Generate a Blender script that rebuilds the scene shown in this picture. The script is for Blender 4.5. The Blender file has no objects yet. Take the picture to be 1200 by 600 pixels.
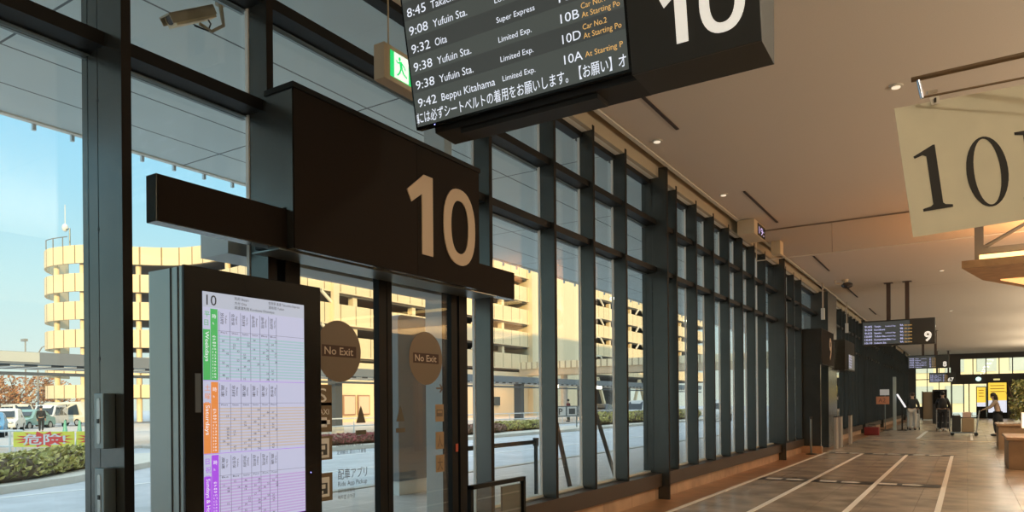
import bpy, math, random
from mathutils import Vector, Matrix
random.seed(7)
S = bpy.context.scene
COL = S.collection
PI = math.pi
# ---------------------------------------------------------------- camera
TH = math.atan(533/839.0); ROLL = 0.0085
fw = Vector((-math.sin(TH), math.cos(TH), 0)); rt = Vector((math.cos(TH), math.sin(TH), 0)); up = Vector((0, 0, 1))
r2 = rt*math.cos(ROLL) - up*math.sin(ROLL); u2 = rt*math.sin(ROLL) + up*math.cos(ROLL)
cd = bpy.data.cameras.new('camera'); cam = bpy.data.objects.new('camera', cd); COL.objects.link(cam)
m = Matrix.Identity(4)
for i in range(3):
    m[i][0] = r2[i]; m[i][1] = u2[i]; m[i][2] = -fw[i]
m[2][3] = 1.45
cam.matrix_world = m
cd.sensor_width = 36; cd.lens = 839/1200*36; cd.shift_y = (472.5-300)/1200; cd.clip_end = 600; cd.clip_start = 0.05
S.camera = cam
# ---------------------------------------------------------------- world
w = bpy.data.worlds.new('sky'); S.world = w; w.use_nodes = True
nt = w.node_tree; nt.nodes.clear()
tc = nt.nodes.new('ShaderNodeTexCoord'); sx = nt.nodes.new('ShaderNodeSeparateXYZ'); cr = nt.nodes.new('ShaderNodeValToRGB')
bg = nt.nodes.new('ShaderNodeBackground'); wo = nt.nodes.new('ShaderNodeOutputWorld')
nt.links.new(tc.outputs['Generated'], sx.inputs[0]); nt.links.new(sx.outputs['Z'], cr.inputs[0])
nt.links.new(cr.outputs[0], bg.inputs[0]); nt.links.new(bg.outputs[0], wo.inputs[0])
SKY = [(0.0, (.92, 1.0, .84)), (0.06, (.86, 1.0, .92)), (0.15, (.68, .98, 1.0)), (0.26, (.48, .88, 1.06)), (0.38, (.34, .78, 1.08)), (0.55, (1.42, 1.68, 1.84)), (1.0, (1.42, 1.68, 1.84))]
el = cr.color_ramp.elements
el[0].position = SKY[0][0]; el[0].color = (*SKY[0][1], 1); el[1].position = 1.0; el[1].color = (*SKY[-1][1], 1)
for p, c in SKY[1:-1]:
    e = el.new(p); e.color = (*c, 1)
bg.inputs[1].default_value = 1.0
# ---------------------------------------------------------------- sun (low, from behind the hall)
sd = bpy.data.lights.new('sun', 'SUN'); so = bpy.data.objects.new('sun', sd); COL.objects.link(so)
sd.energy = 4.6; sd.color = (1.0, .66, .26); sd.angle = 0.01
az, elv = math.radians(40), math.radians(12)
dv = Vector((-math.cos(az)*math.cos(elv), math.sin(az)*math.cos(elv), -math.sin(elv)))
so.rotation_euler = dv.to_track_quat('-Z', 'Y').to_euler(); so.location = (20, -20, 30)
# ---------------------------------------------------------------- exposure
vs = S.view_settings
vs.view_transform = 'Standard'; vs.look = 'None'; vs.exposure = 0.0; vs.gamma = 1.0; vs.use_curve_mapping = False
S.cycles.use_denoising = True
S.cycles.max_bounces = 8; S.cycles.transparent_max_bounces = 32; S.cycles.diffuse_bounces = 4; S.cycles.glossy_bounces = 4
S.cycles.caustics_reflective = False; S.cycles.caustics_refractive = False; S.cycles.sample_clamp_indirect = 4.0

# ================================================================ helpers
BASE = {}
class MB:
    def __init__(s): s.v = []; s.f = []; s.mi = []; s.sm = []
    def add(s, vs_, fs, mi=0, sm=False):
        n = len(s.v); s.v += [tuple(p) for p in vs_]
        for f in fs:
            s.f.append(tuple(i+n for i in f)); s.mi.append(mi); s.sm.append(sm)
        return s
    def box(s, x0, x1, y0, y1, z0, z1, mi=0, M=None):
        vs_ = [Vector((x, y, z)) for x in (x0, x1) for y in (y0, y1) for z in (z0, z1)]
        if M is not None: vs_ = [M @ v for v in vs_]
        return s.add(vs_, [(0, 1, 3, 2), (4, 6, 7, 5), (0, 4, 5, 1), (2, 3, 7, 6), (0, 2, 6, 4), (1, 5, 7, 3)], mi)
    def bar(s, a, b, wx, wz, mi=0, side=None):
        a = Vector(a); b = Vector(b); d = (b-a); L = d.length; d.normalize()
        u = side and Vector(side).normalized() or (Vector((0, 0, 1)).cross(d) if abs(d.z) < .95 else Vector((1, 0, 0)))
        u = (u - d*u.dot(d)).normalized(); v = d.cross(u)
        vs_ = [p + u*sx_*wx/2 + v*sz_*wz/2 for p in (a, b) for sx_, sz_ in ((-1, -1), (1, -1), (1, 1), (-1, 1))]
        return s.add(vs_, [(3, 2, 1, 0), (4, 5, 6, 7), (0, 1, 5, 4), (1, 2, 6, 5), (2, 3, 7, 6), (3, 0, 4, 7)], mi)
    def tube(s, pts, rad, n=8, mi=0, caps=True):
        pts = [Vector(p) for p in pts]; rings = []
        rr = rad if isinstance(rad, (list, tuple)) else [rad]*len(pts)
        pu = None
        for i, p in enumerate(pts):
            d = (pts[min(i+1, len(pts)-1)] - pts[max(i-1, 0)]).normalized()
            ref = pu if pu is not None else (Vector((0, 0, 1)) if abs(d.z) < .9 else Vector((1, 0, 0)))
            u = (ref - d*ref.dot(d)).normalized(); v = d.cross(u); pu = u
            rings.append([p + (u*math.cos(2*PI*k/n) + v*math.sin(2*PI*k/n))*rr[i] for k in range(n)])
        return s.loft(rings, mi, caps, True)
    def loft(s, rings, mi=0, caps=True, sm=True, closed=False):
        n = len(rings[0]); vs_ = [p for r in rings for p in r]; fs = []
        for i in range(len(rings)-1 + (1 if closed else 0)):
            j = (i+1) % len(rings)
            for k in range(n):
                fs.append((i*n+k, i*n+(k+1) % n, j*n+(k+1) % n, j*n+k))
        s.add(vs_, fs, mi, sm)
        if caps and not closed:
            s.add(rings[0], [tuple(range(n))[::-1]], mi); s.add(rings[-1], [tuple(range(n))], mi)
        return s
    def prism(s, poly, o, ux, uy, un, mi=0):
        o, ux, uy, un = map(Vector, (o, ux, uy, un)); n = len(poly)
        a = [o + ux*p[0] + uy*p[1] for p in poly]; b = [p + un for p in a]
        return s.add(a+b, [tuple(range(n))[::-1], tuple(range(n, 2*n))] + [(i, (i+1) % n, n+(i+1) % n, n+i) for i in range(n)], mi)
    def ell(s, c, r, nu=12, nv=8, mi=0, M=None):
        rings = []
        for j in range(1, nv):
            t = PI*j/nv
            rings.append([Vector((c[0]+r[0]*math.sin(t)*math.cos(2*PI*k/nu), c[1]+r[1]*math.sin(t)*math.sin(2*PI*k/nu), c[2]+r[2]*math.cos(t))) for k in range(nu)])
        if M is not None: rings = [[M @ p for p in q] for q in rings]
        top = Vector((c[0], c[1], c[2]+r[2])); bot = Vector((c[0], c[1], c[2]-r[2]))
        if M is not None: top = M @ top; bot = M @ bot
        n0 = len(s.v); s.loft(rings, mi, False)
        s.add([top]+rings[0], [(0, 1+k, 1+(k+1) % nu) for k in range(nu)], mi, True)
        s.add([bot]+rings[-1], [(0, 1+(k+1) % nu, 1+k) for k in range(nu)], mi, True)
        return s
    def text(s, txt, o, ux, uy, h, w=None, mi=0, align='l', fith=False, bold=0.0):
        vs_, fs, (x0, x1, y0, y1) = text_mesh(txt, bold)
        o, ux, uy = Vector(o), Vector(ux).normalized(), Vector(uy).normalized()
        ky = h/((y1-y0) if fith else .70); kx = w/(x1-x0) if w else ky
        off = -x0*kx if align == 'l' else (-(x0+x1)/2*kx if align == 'c' else -x1*kx)
        oy = -y0*ky if fith else 0
        return s.add([o + ux*(x*kx+off) + uy*(y*ky+oy) for x, y in vs_], fs, mi)
    def blank(s): return not s.f
    def build(s, name, mats, parent=None, loc=None, bevel=0, tags=None):
        me = bpy.data.meshes.new(name)
        if loc is None:
            if parent is not None: loc = None
            else:
                xs, ys, zs = zip(*s.v); loc = Vector(((min(xs)+max(xs))/2, (min(ys)+max(ys))/2, min(zs)))
        pb = BASE.get(parent.name, Vector((0, 0, 0))) if parent is not None else Vector((0, 0, 0))
        if parent is not None: loc = pb
        loc = Vector(loc)
        me.from_pydata([tuple(Vector(p)-loc) for p in s.v], [], s.f)
        for mt in (mats if isinstance(mats, (list, tuple)) else [mats]): me.materials.append(mt)
        me.polygons.foreach_set('material_index', s.mi); me.polygons.foreach_set('use_smooth', s.sm); me.update()
        o = bpy.data.objects.new(name, me); COL.objects.link(o)
        o.location = loc - pb if parent is not None else loc
        if parent is not None: o.parent = parent
        BASE[o.name] = loc
        if bevel:
            b = o.modifiers.new('bevel', 'BEVEL'); b.width = bevel; b.segments = 2; b.limit_method = 'ANGLE'
        if tags: tag(o, *tags)
        return o
_tc = {}
def text_mesh(txt, bold=0.0):
    k = (txt, bold)
    if k not in _tc:
        c = bpy.data.curves.new('t', 'FONT'); c.body = txt; c.size = 1; c.offset = bold; c.resolution_u = 3
        ob = bpy.data.objects.new('t', c); COL.objects.link(ob); bpy.context.view_layer.update()
        me = bpy.data.meshes.new_from_object(ob.evaluated_get(bpy.context.evaluated_depsgraph_get()))
        vs_ = [(v.co.x, v.co.y) for v in me.vertices]; fs = [tuple(p.vertices) for p in me.polygons]
        bpy.data.objects.remove(ob); bpy.data.curves.remove(c); bpy.data.meshes.remove(me)
        if not vs_: vs_ = [(0, 0), (.1, 0), (.1, .1)]; fs = []
        xs = [v[0] for v in vs_]; ys = [v[1] for v in vs_]
        _tc[k] = (vs_, fs, (min(xs), max(xs), min(ys), max(ys)))
    return _tc[k]
def tag(o, label=None, cat=None, group=None, kind=None):
    if label: o['label'] = label
    if cat: o['category'] = cat
    if group: o['group'] = group
    if kind: o['kind'] = kind
    return o
def empty(name, loc, label=None, cat=None, group=None, kind=None):
    o = bpy.data.objects.new(name, None); COL.objects.link(o); o.location = loc; o.empty_display_size = .1
    BASE[o.name] = Vector(loc); tag(o, label, cat, group, kind)
    return o
def kids(o): return [c for c in bpy.data.objects if c.parent == o]
def copy_tree(o, delta=None, label=None, group=None, parent=None):
    c = o.copy(); COL.objects.link(c)
    if parent: c.parent = parent
    BASE[c.name] = BASE.get(o.name, Vector((0, 0, 0))) + (delta or Vector((0, 0, 0)))
    for ch in kids(o): copy_tree(ch, delta=delta, parent=c)
    if parent is None and delta is not None: c.location = o.location + delta
    if label: c['label'] = label
    if group: c['group'] = group
    return c
# ---------------------------------------------------------------- materials
MC = {}
def mat(name, col, rough=.6, metal=0, noise=0, nscale=8, bump=0, bscale=60, spec=.5, emit=0, ecol=None, lines=None, coat=0):
    if name in MC: return MC[name]
    M_ = bpy.data.materials.new(name); M_.use_nodes = True; n = M_.node_tree; b = n.nodes['Principled BSDF']
    b.inputs['Base Color'].default_value = (*col, 1); b.inputs['Roughness'].default_value = rough
    b.inputs['Metallic'].default_value = metal; b.inputs['Specular IOR Level'].default_value = spec
    if coat: b.inputs['Coat Weight'].default_value = coat; b.inputs['Coat Roughness'].default_value = .1
    tcn = n.nodes.new('ShaderNodeTexCoord'); src = None
    if noise:
        t = n.nodes.new('ShaderNodeTexNoise'); t.inputs['Scale'].default_value = nscale; t.inputs['Detail'].default_value = 5
        mp = n.nodes.new('ShaderNodeMapRange'); mp.inputs['To Min'].default_value = 1-noise; mp.inputs['To Max'].default_value = 1+noise
        mp.inputs['From Min'].default_value = .25; mp.inputs['From Max'].default_value = .75
        mx = n.nodes.new('ShaderNodeMix'); mx.data_type = 'RGBA'; mx.blend_type = 'MULTIPLY'; mx.inputs[0].default_value = 1
        mx.inputs[6].default_value = (*col, 1)
        n.links.new(tcn.outputs['Object'], t.inputs['Vector']); n.links.new(t.outputs[0], mp.inputs[0]); n.links.new(mp.outputs[0], mx.inputs[7])
        src = mx.outputs[2]
    if lines:
        # seams: list of (axis, period, offset, halfwidth); darkens the surface colour in narrow grooves
        sp = n.nodes.new('ShaderNodeSeparateXYZ'); g = n.nodes.new('ShaderNodeNewGeometry'); n.links.new(g.outputs['Position'], sp.inputs[0])
        acc = None
        for ax, per, off, hw in lines['l']:
            a = n.nodes.new('ShaderNodeMath'); a.operation = 'SUBTRACT'; a.inputs[1].default_value = off; n.links.new(sp.outputs[ax], a.inputs[0])
            pp = n.nodes.new('ShaderNodeMath'); pp.operation = 'PINGPONG'; pp.inputs[1].default_value = per/2; n.links.new(a.outputs[0], pp.inputs[0])
            lt = n.nodes.new('ShaderNodeMath'); lt.operation = 'LESS_THAN'; lt.inputs[1].default_value = hw; n.links.new(pp.outputs[0], lt.inputs[0])
            if acc is None: acc = lt.outputs[0]
            else:
                mxm = n.nodes.new('ShaderNodeMath'); mxm.operation = 'MAXIMUM'; n.links.new(acc, mxm.inputs[0]); n.links.new(lt.outputs[0], mxm.inputs[1]); acc = mxm.outputs[0]
        m2 = n.nodes.new('ShaderNodeMix'); m2.data_type = 'RGBA'; n.links.new(acc, m2.inputs[0])
        if src: n.links.new(src, m2.inputs[6])
        else: m2.inputs[6].default_value = (*col, 1)
        m2.inputs[7].default_value = (*lines['c'], 1); src = m2.outputs[2]
    if src: n.links.new(src, b.inputs['Base Color'])
    if bump:
        t2 = n.nodes.new('ShaderNodeTexNoise'); t2.inputs['Scale'].default_value = bscale; t2.inputs['Detail'].default_value = 4
        bn = n.nodes.new('ShaderNodeBump'); bn.inputs['Strength'].default_value = bump; bn.inputs['Distance'].default_value = .02
        n.links.new(tcn.outputs['Object'], t2.inputs['Vector']); n.links.new(t2.outputs[0], bn.inputs['Height']); n.links.new(bn.outputs[0], b.inputs['Normal'])
    if emit:
        b.inputs['Emission Color'].default_value = (*(ecol or col), 1); b.inputs['Emission Strength'].default_value = emit
    MC[name] = M_
    return M_
def glassmat(name, tint=(.9, .95, .94), base=.045, refl=1.0):
    M_ = bpy.data.materials.new(name); M_.use_nodes = True; n = M_.node_tree; n.nodes.clear()
    out = n.nodes.new('ShaderNodeOutputMaterial'); tr = n.nodes.new('ShaderNodeBsdfTransparent'); gl = n.nodes.new('ShaderNodeBsdfGlossy'); mx = n.nodes.new('ShaderNodeMixShader')
    tr.inputs[0].default_value = (*tint, 1); gl.inputs['Roughness'].default_value = 0.0; gl.inputs[0].default_value = (refl, refl, refl, 1)
    lw = n.nodes.new('ShaderNodeLayerWeight'); lw.inputs[0].default_value = .5
    p = n.nodes.new('ShaderNodeMath'); p.operation = 'POWER'; p.inputs[1].default_value = 5; n.links.new(lw.outputs['Facing'], p.inputs[0])
    mp = n.nodes.new('ShaderNodeMath'); mp.operation = 'MULTIPLY_ADD'; mp.inputs[1].default_value = 1-base; mp.inputs[2].default_value = base
    n.links.new(p.outputs[0], mp.inputs[0]); n.links.new(mp.outputs[0], mx.inputs[0]); n.links.new(tr.outputs[0], mx.inputs[1]); n.links.new(gl.outputs[0], mx.inputs[2]); n.links.new(mx.outputs[0], out.inputs[0])
    MC[name] = M_; return M_
steel = mat('dark_steel', (.100, .105, .099), .24, .7, .12, 3)
steel2 = mat('dark_steel_frame', (.011, .0105, .010), .5, 0, spec=.15)
edge = mat('dark_reflection_cap', (.016, .013, .011), .6, 0, spec=.15)  # caps on fin and mullion fronts, their dark reflection put into the colour
bronze = mat('bronze_panel', (.050, .032, .022), .5, 0, .1, 4)
alu = mat('aluminium', (.5, .52, .52), .35, .6)
alud = mat('satin_metal', (.22, .25, .25), .35, .7)
black = mat('black_gloss', (.008, .008, .008), .15, spec=.25)
blackm = mat('black_matte', (.02, .02, .02), .55)
rubber = mat('rubber', (.015, .015, .015), .8)
glass = glassmat('window_glass', (.94, .97, .975)); glassd = glassmat('door_glass', (.88, .92, .92))
white = mat('white_paint', (.75, .75, .72), .5)
ceil_m = mat('ceiling_board', (.62, .54, .46), .95, 0, .04, 90, spec=.1, lines={'l': [(1, 10.2, 4.95, .006)], 'c': (.34, .27, .2)})
ceil_p = mat('ceiling_paint', (.62, .55, .46), .9)
tan = mat('cove_tan', (.46, .38, .27), .7)
tile = mat('floor_stone', (.37, .295, .225), .27, 0, .4, 2.2, bump=.05, bscale=30, spec=.5, lines={'l': [(0, .6, 0, .003), (1, .6, 0, .003)], 'c': (.24, .18, .13)})
tileo = mat('floor_stone_border', (.38, .20, .10), .35, 0, .3, 3, lines={'l': [(1, .6, 0, .003)], 'c': (.1, .06, .03)})
skirt = mat('skirting_stone', (.46, .30, .19), .45, 0, .25, 3, lines={'l': [(1, .9, .2, .004)], 'c': (.12, .08, .05)})
tape_w = mat('white_tape', (.85, .78, .70), .5)
tape_k = mat('black_tape', (.025, .022, .02), .4)
tape_o = mat('ochre_tape', (.62, .40, .22), .5)
soff = mat('soffit_panel', (.62, .70, .70), .6, 0, .03, 2, lines={'l': [(0, .93, -5.03, .012), (1, 3.06, .12, .012)], 'c': (.10, .12, .13)})
asph = mat('asphalt', (.52, .54, .56), .85, 0, .15, 1.5, bump=.2, bscale=120)
pave = mat('pavement_tile', (.62, .56, .52), .6, 0, .12, 3, lines={'l': [(1, .3, 0, .006), (0, .6, 0, .006)], 'c': (.42, .38, .36)})
conc = mat('concrete', (.55, .52, .46), .85, 0, .1, 3)
cream = mat('cream_panel', (.86, .68, .42), .8, 0, .05, .4, lines={'l': [(1, 1.85, .3, .05)], 'c': (.28, .21, .12)})
creamp = mat('cream_paint', (.85, .69, .45), .8, 0, .04, .3)
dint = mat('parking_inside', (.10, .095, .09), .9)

# ================================================================ SETTING
Y0, Y1 = -6.0, 65.0
GX = -4.07          # glass plane
def struct(mb, name, mats, **k): o = mb.build(name, mats, **k); o['kind'] = 'structure'; return o
b = MB(); b.box(-3.9, 8, Y0, Y1, -.12, 0, 0)
b.add([(-3.9, Y0, .001), (-3.36, Y0, .001), (-3.36, Y1, .001), (-3.9, Y1, .001)], [(0, 1, 2, 3)], 1)
struct(b, 'floor', [tile, tileo])
b = MB(); b.box(-3.68, 8, Y0, Y1, 4.95, 5.2); struct(b, 'ceiling', ceil_m)
b = MB(); b.box(8, 8.2, Y0, Y1, 0, 5.2); struct(b, 'wall_right', mat('plaster_wall', (.20, .165, .13), .8, 0, .05, 2))
b = MB(); b.box(-4.2, 8.2, Y0-.2, Y0, -.1, 5.2); struct(b, 'wall_back', MC['plaster_wall'])
b = MB(); b.box(-4.2, 40, Y0-2, 16, 5.2, 6.4); b.box(-4.2, 22, 16, 66, 5.2, 21.5); b.box(8.2, 40, -8, 66, 0, 5.2)
struct(b, 'wall_unseen_shade_block', conc)  # unseen terminal mass, tall part added and sized to shade the car park
# cove and head above the glazing
b = MB(); b.box(-3.74, -3.68, Y0, Y1, 4.93, 5.0, 0); struct(b, 'trim_1', mat('trim_white', (.66, .62, .55), .6))
b = MB(); b.box(-3.92, -3.86, Y0, Y1, 4.80, 5.2); struct(b, 'trim_2', tan)
b = MB(); b.box(-4.2, -3.92, Y0, Y1, 4.80, 5.2); struct(b, 'trim_3', mat('head_soffit', (.88, .87, .82), .7))
# sill, skirting
b = MB()
for a0, a1 in ((Y0, 3.1), (5.3, 21.2), (28.6, Y1)):
    b.box(-4.12, -3.84, a0, a1, .19, .385)
struct(b, 'trim_4', bronze)
b = MB()
for a0, a1 in ((Y0, 3.1), (5.3, 21.2), (28.6, Y1)):
    b.box(-4.12, -3.9, a0, a1, -.1, .19)
struct(b, 'baseboard_left', skirt)
# big steel fins every 8.12 m
k = 0
fin0 = None
for yc in [-5.99, 2.13, 10.25, 18.37, 26.49, 34.6, 42.7, 50.8, 58.9]:
    k += 1
    b = MB(); b.box(-3.965, -3.735, yc-.05, yc, 0, 4.94)
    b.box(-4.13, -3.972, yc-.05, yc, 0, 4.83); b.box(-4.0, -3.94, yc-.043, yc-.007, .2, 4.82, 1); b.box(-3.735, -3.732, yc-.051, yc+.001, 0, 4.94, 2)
    for z in (1.0, 1.7, 2.4, 3.1):
        b.box(-3.975, -3.962, yc-.052, yc-.05, z, z+.02, 1)
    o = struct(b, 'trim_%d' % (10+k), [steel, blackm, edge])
# mullions & glass bays
fins = [-5.99, 2.13, 10.25, 18.37, 26.49, 34.6, 42.7, 50.8, 58.9]
def transoms(): return ((3.39, 3.465), (4.10, 4.175))
ms = []
for i, f in enumerate(fins):
    pts = [f + .74 + .985*j for j in range(7)]
    if abs(f-2.13) < .01: pts = [3.155, 5.74, 7.02, 8.01, 9.0]
    if abs(f-18.37) < .01: pts = [19.1, 20.1, 21.1]
    if abs(f-26.49) < .01: pts = [28.7, 29.5, 30.5, 31.5, 32.5, 33.5]
    ms += [(f, True)] + [(p, False) for p in pts if p < 64.5]
ms.sort()
gl_top, gl_bot = 4.74, .385
wn = 0
for i, (y, isf) in enumerate(ms):
    if not isf:
        pass
    yn = ms[i+1][0] if i+1 < len(ms) else Y1
    nf = ms[i+1][1] if i+1 < len(ms) else False
    ya = y if isf else y
    yb = yn - .05
    door = (abs(y-3.155) < .01)
    door9 = (abs(y-21.1) < .01) or abs(y-26.49) < .01
    wn += 1
    R = empty('window_%d' % wn, (GX, y, 0)); R['kind'] = 'structure'
    if not isf:
        b = MB(); b.box(-4.03, -3.855, y-.05, y, .3 if not (abs(y-3.155) < .01) else 0, 4.86)
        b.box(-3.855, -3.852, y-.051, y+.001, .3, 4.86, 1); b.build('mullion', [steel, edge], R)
        b = MB(); b.box(-4.062, -4.034, y-.058, y-.045, .385, 4.74); b.build('glazing_bead', mat('bead_white', (.85, .86, .84), .5), R)
    zlo = 2.66 if door else .385
    b = MB()
    b.box(-4.12, -4.0, ya, yb, 4.735, 4.80)
    for z0, z1 in transoms(): b.box(-4.12, -3.90, ya, yb, z0, z1)
    b.build('transom', bronze if False else steel2, R)
    b = MB()
    for z in (3.465, 4.175): b.box(-4.09, -4.03, ya, yb, z, z+.012)
    for z in (3.365, 4.075): b.box(-4.10, -4.075, ya, yb, z, z+.006); b.box(-4.10, -4.05, ya, yb, z+.014, z+.019)
    b.box(-4.12, -4.0, ya, yb, zlo, zlo+.012)
    b.build('glazing_gasket', alud, R)
    b = MB(); b.box(-4.12, -4.02, ya, yb, zlo, zlo+.035) if not door else b.box(-4.12, -3.9, ya, yb, 2.62, 2.70)
    b.build('bottom_rail', steel2 if door else mat('pale_sill', (.55, .55, .5), .5), R)
    b = MB(); b.box(GX-.006, GX+.006, ya, yb, zlo+.03, 4.74)
    b.build('glass_pane', glass, R)
    if nf is True or True:
        pass
# end wall at Y1
EW = MB()
dk = mat('end_wall_dark', (.05, .042, .036), .6)
for x0, x1, z0, z1 in ((-4.2, -3.45, 0, 5), (-3.45, -1.05, 0, .9), (-3.45, 8, 3.9, 5), (-1.05, -.42, 2.6, 3.9), (-.42, 8, 2.62, 3.36), (3.3, 8, 0, 2.62), (2.5, 2.75, 0, 2.62)):
    EW.box(x0, x1, Y1, Y1+.25, z0, z1)
EW = MB()
EW.box(-4.2, -3.45, Y1, Y1+.25, 0, 5); EW.box(-3.45, -1.0, Y1, Y1+.25, 0, .9); EW.box(-3.45, -1.0, Y1, Y1+.25, 3.92, 5)
EW.box(-1.0, -.42, Y1, Y1+.25, 2.62, 5); EW.box(-.42, 8.0, Y1, Y1+.25, 2.62, 3.36); EW.box(-.42, 8.0, Y1, Y1+.25, 4.54, 5)
EW.box(2.55, 3.0, Y1, Y1+.25, 0, 2.62); EW.box(3.5, 8.0, Y1, Y1+.25, 0, 2.62)
struct(EW, 'wall_end', dk)
R = empty('window_90', (2, Y1, 3.36)); R['kind'] = 'structure'
b = MB(); b.box(-.42, 8, Y1+.1, Y1+.112, 3.36, 4.54); b.build('glass_pane', glass, R)
for j in range(10):
    b = MB(); x = -.42 + .83*j; b.box(x-.03, x+.03, Y1+.05, Y1+.16, 3.36, 4.54); b.build('mullion', steel2, R)
R = empty('window_91', (-2.2, Y1, .9)); R['kind'] = 'structure'
b = MB(); b.box(-3.45, -1.0, Y1+.1, Y1+.112, .9, 3.92); b.build('glass_pane', glass, R)
for j in range(4):
    b = MB(); x = -3.42 + .8*j; b.box(x-.025, x+.025, Y1+.05, Y1+.16, .9, 3.92); b.build('mullion', steel2, R)
b = MB(); b.box(-3.45, -1.0, Y1+.05, Y1+.16, 3.0, 3.06); b.build('transom', steel2, R)
R = empty('door_2', (.6, Y1, 0)); R['kind'] = 'structure'
b = MB(); b.box(-1.0, 2.55, Y1+.1, Y1+.112, .05, 2.6); b.build('glass_pane', glass, R)
for x in (-.98, -.2, .15, 1.3, 2.52):
    b = MB(); b.box(x-.035, x+.035, Y1+.04, Y1+.17, 0, 2.62); b.build('stile', steel2, R)
b = MB(); b.box(-1.0, 2.55, Y1+.04, Y1+.17, 0, .09); b.build('bottom_rail', steel2, R)
b = MB(); b.box(3.0, 3.5, Y1+.1, Y1+.112, 0, 2.62)
o = b.build('window_92', glass); o['kind'] = 'structure'

# ceiling linear slots
n = 0
for (a0, a1) in ((-.1, 2.8), (3.2, 5.6), (6.5, 8.9), (12.15, 14.62), (18.56, 20.87), (24.2, 26.8), (30.3, 32.6), (36.4, 38.7), (42.5, 44.9)):
    n += 1
    R = empty('air_slot', (-3.1, (a0+a1)/2, 4.95), 'dark narrow air slot in the ceiling along the glass wall, number %d from the near end' % n, 'vent', 'narrow ceiling air slots')
    R['label'] = ['thin dark air slot in the ceiling above the camera end', 'thin dark air slot hidden above the big departure board', 'thin dark ceiling slot just past the lower edge of the big departure board',
                  'thin dark ceiling slot ending near the beige ceiling sign box', 'thin dark ceiling slot just beyond the glass smoke barrier', 'thin dark ceiling slot beside the ceiling dome camera',
                  'short thin ceiling slot left of the poles of departure board 9', 'tiny ceiling slot above the left end of departure board 9', 'farthest thin ceiling slot, near departure board 8'][n-1]
    b = MB(); b.box(-3.125, -3.085, a0, a1, 4.935, 4.949); b.build('slot', mat('slot_dark', (.05, .03, .025), .6), R)
    b = MB(); b.box(-3.14, -3.125, a0-.01, a1+.01, 4.94, 4.95); b.build('edge_trim', ceil_p, R)
# downlights
dl_lab = ['recessed ceiling downlight above the near edge of the first fin', 'recessed ceiling downlight right of the first tall dark fin past the doors', 'recessed ceiling downlight left of the beige ceiling sign box',
          'recessed ceiling downlight just left of the hanging poster rail', 'recessed ceiling downlight beyond the smoke barrier behind the poster', 'recessed ceiling downlight right of the poles of departure board 9',
          'small recessed ceiling light above the two far posts of departure board 8']
warm = mat('downlight_lamp', (1, .9, .75), .4, emit=.7, ecol=(1, .86, .66))
for lab, (x, y) in zip(dl_lab, [(-3.4, 3.2), (-3.48, 9.16), (-3.45, 12.16), (-.642, 9.05), (-.6, 15.9), (-.55, 22.6), (-.5, 33.0)]):
    R = empty('downlight', (x, y, 4.95), lab, 'ceiling light', 'recessed ceiling downlights')
    b = MB(); b.tube([(x, y, 4.935), (x, y, 4.95)], [.07, .075], 20); rim_ = b.build('rim', mat('lamp_rim', (.55, .5, .42), .4), R)
    b = MB(); b.tube([(x, y, 4.928), (x, y, 4.94)], [.045, .045], 16); b.build('lamp', warm, rim_)

# smoke barrier
R = empty('smoke_barrier', (-1.5, 15.19, 4.34), 'clear hanging glass smoke barrier across the ceiling with a thin pale bottom edge', 'smoke barrier')
b = MB(); b.box(-3.64, 6, 15.185, 15.197, 4.35, 4.93); b.build('glass_sheet', glassmat('barrier_glass', (.97, .96, .94), .02, .4), R)
b = MB(); b.box(-3.64, 6, 15.18, 15.202, 4.335, 4.35); b.box(-3.65, -3.635, 15.18, 15.202, 4.335, 4.93); b.build('edge_trim', mat('edge_pale', (.7, .62, .5), .5), R)
b = MB(); b.box(-3.6, 6, 15.18, 15.21, 4.93, 4.95); b.build('top_channel', mat('chan', (.3, .22, .16), .5), R)
b = MB(); b.box(-2.205, -2.197, 15.182, 15.2, 4.35, 4.93); b.build('joint', MC['chan'], R)
# beige ceiling sign box
beige = mat('beige_casing', (.62, .50, .34), .6)
R = empty('ceiling_sign_box', (-3.5, 14.5, 4.6), 'small beige ceiling box with a dark digital display beside the smoke barrier', 'sign box')
b = MB(); b.box(-3.72, -3.4, 14.02, 14.9, 4.66, 4.94); b.build('casing', beige, R, bevel=.005)
b = MB(); b.box(-3.4, -3.392, 14.28, 14.86, 4.68, 4.91); b.build('display', black, R)
b = MB(); b.text('19:', (-3.39, 14.36, 4.72), (0, 1, 0), (0, 0, 1), .14, w=.4); b.build('digits', mat('digits_violet', (.6, .5, .9), .5, emit=.8), R)
b = MB(); b.box(-3.6, -3.4, 16.3, 16.6, 4.66, 4.95)
b.build('ceiling_sensor', mat('beige_light', (.75, .62, .42), .6), tags=('pale beige square sensor box on the ceiling edge past the sign box', 'sensor'), bevel=.01)
# pendant rods on the wall side
for i, (y, lab) in enumerate(((22.98, 'thin rod and small white box hanging from the ceiling edge, the nearer of two'), (28.0, 'thin rod and small white box hanging just left of departure board 9'))):
    R = empty('hanging_antenna', (-3.6, y, 3.9), lab, 'antenna', 'hanging rods with white boxes')
    b = MB(); b.tube([(-3.6, y, 4.18), (-3.6, y, 4.95)], .022, 8); b.build('rod', mat('rod_beige', (.5, .42, .34), .5), R)
    b = MB(); b.box(-3.65, -3.55, y-.05, y+.05, 3.86, 4.2); b.build('white_box', white, R, bevel=.01)
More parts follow.
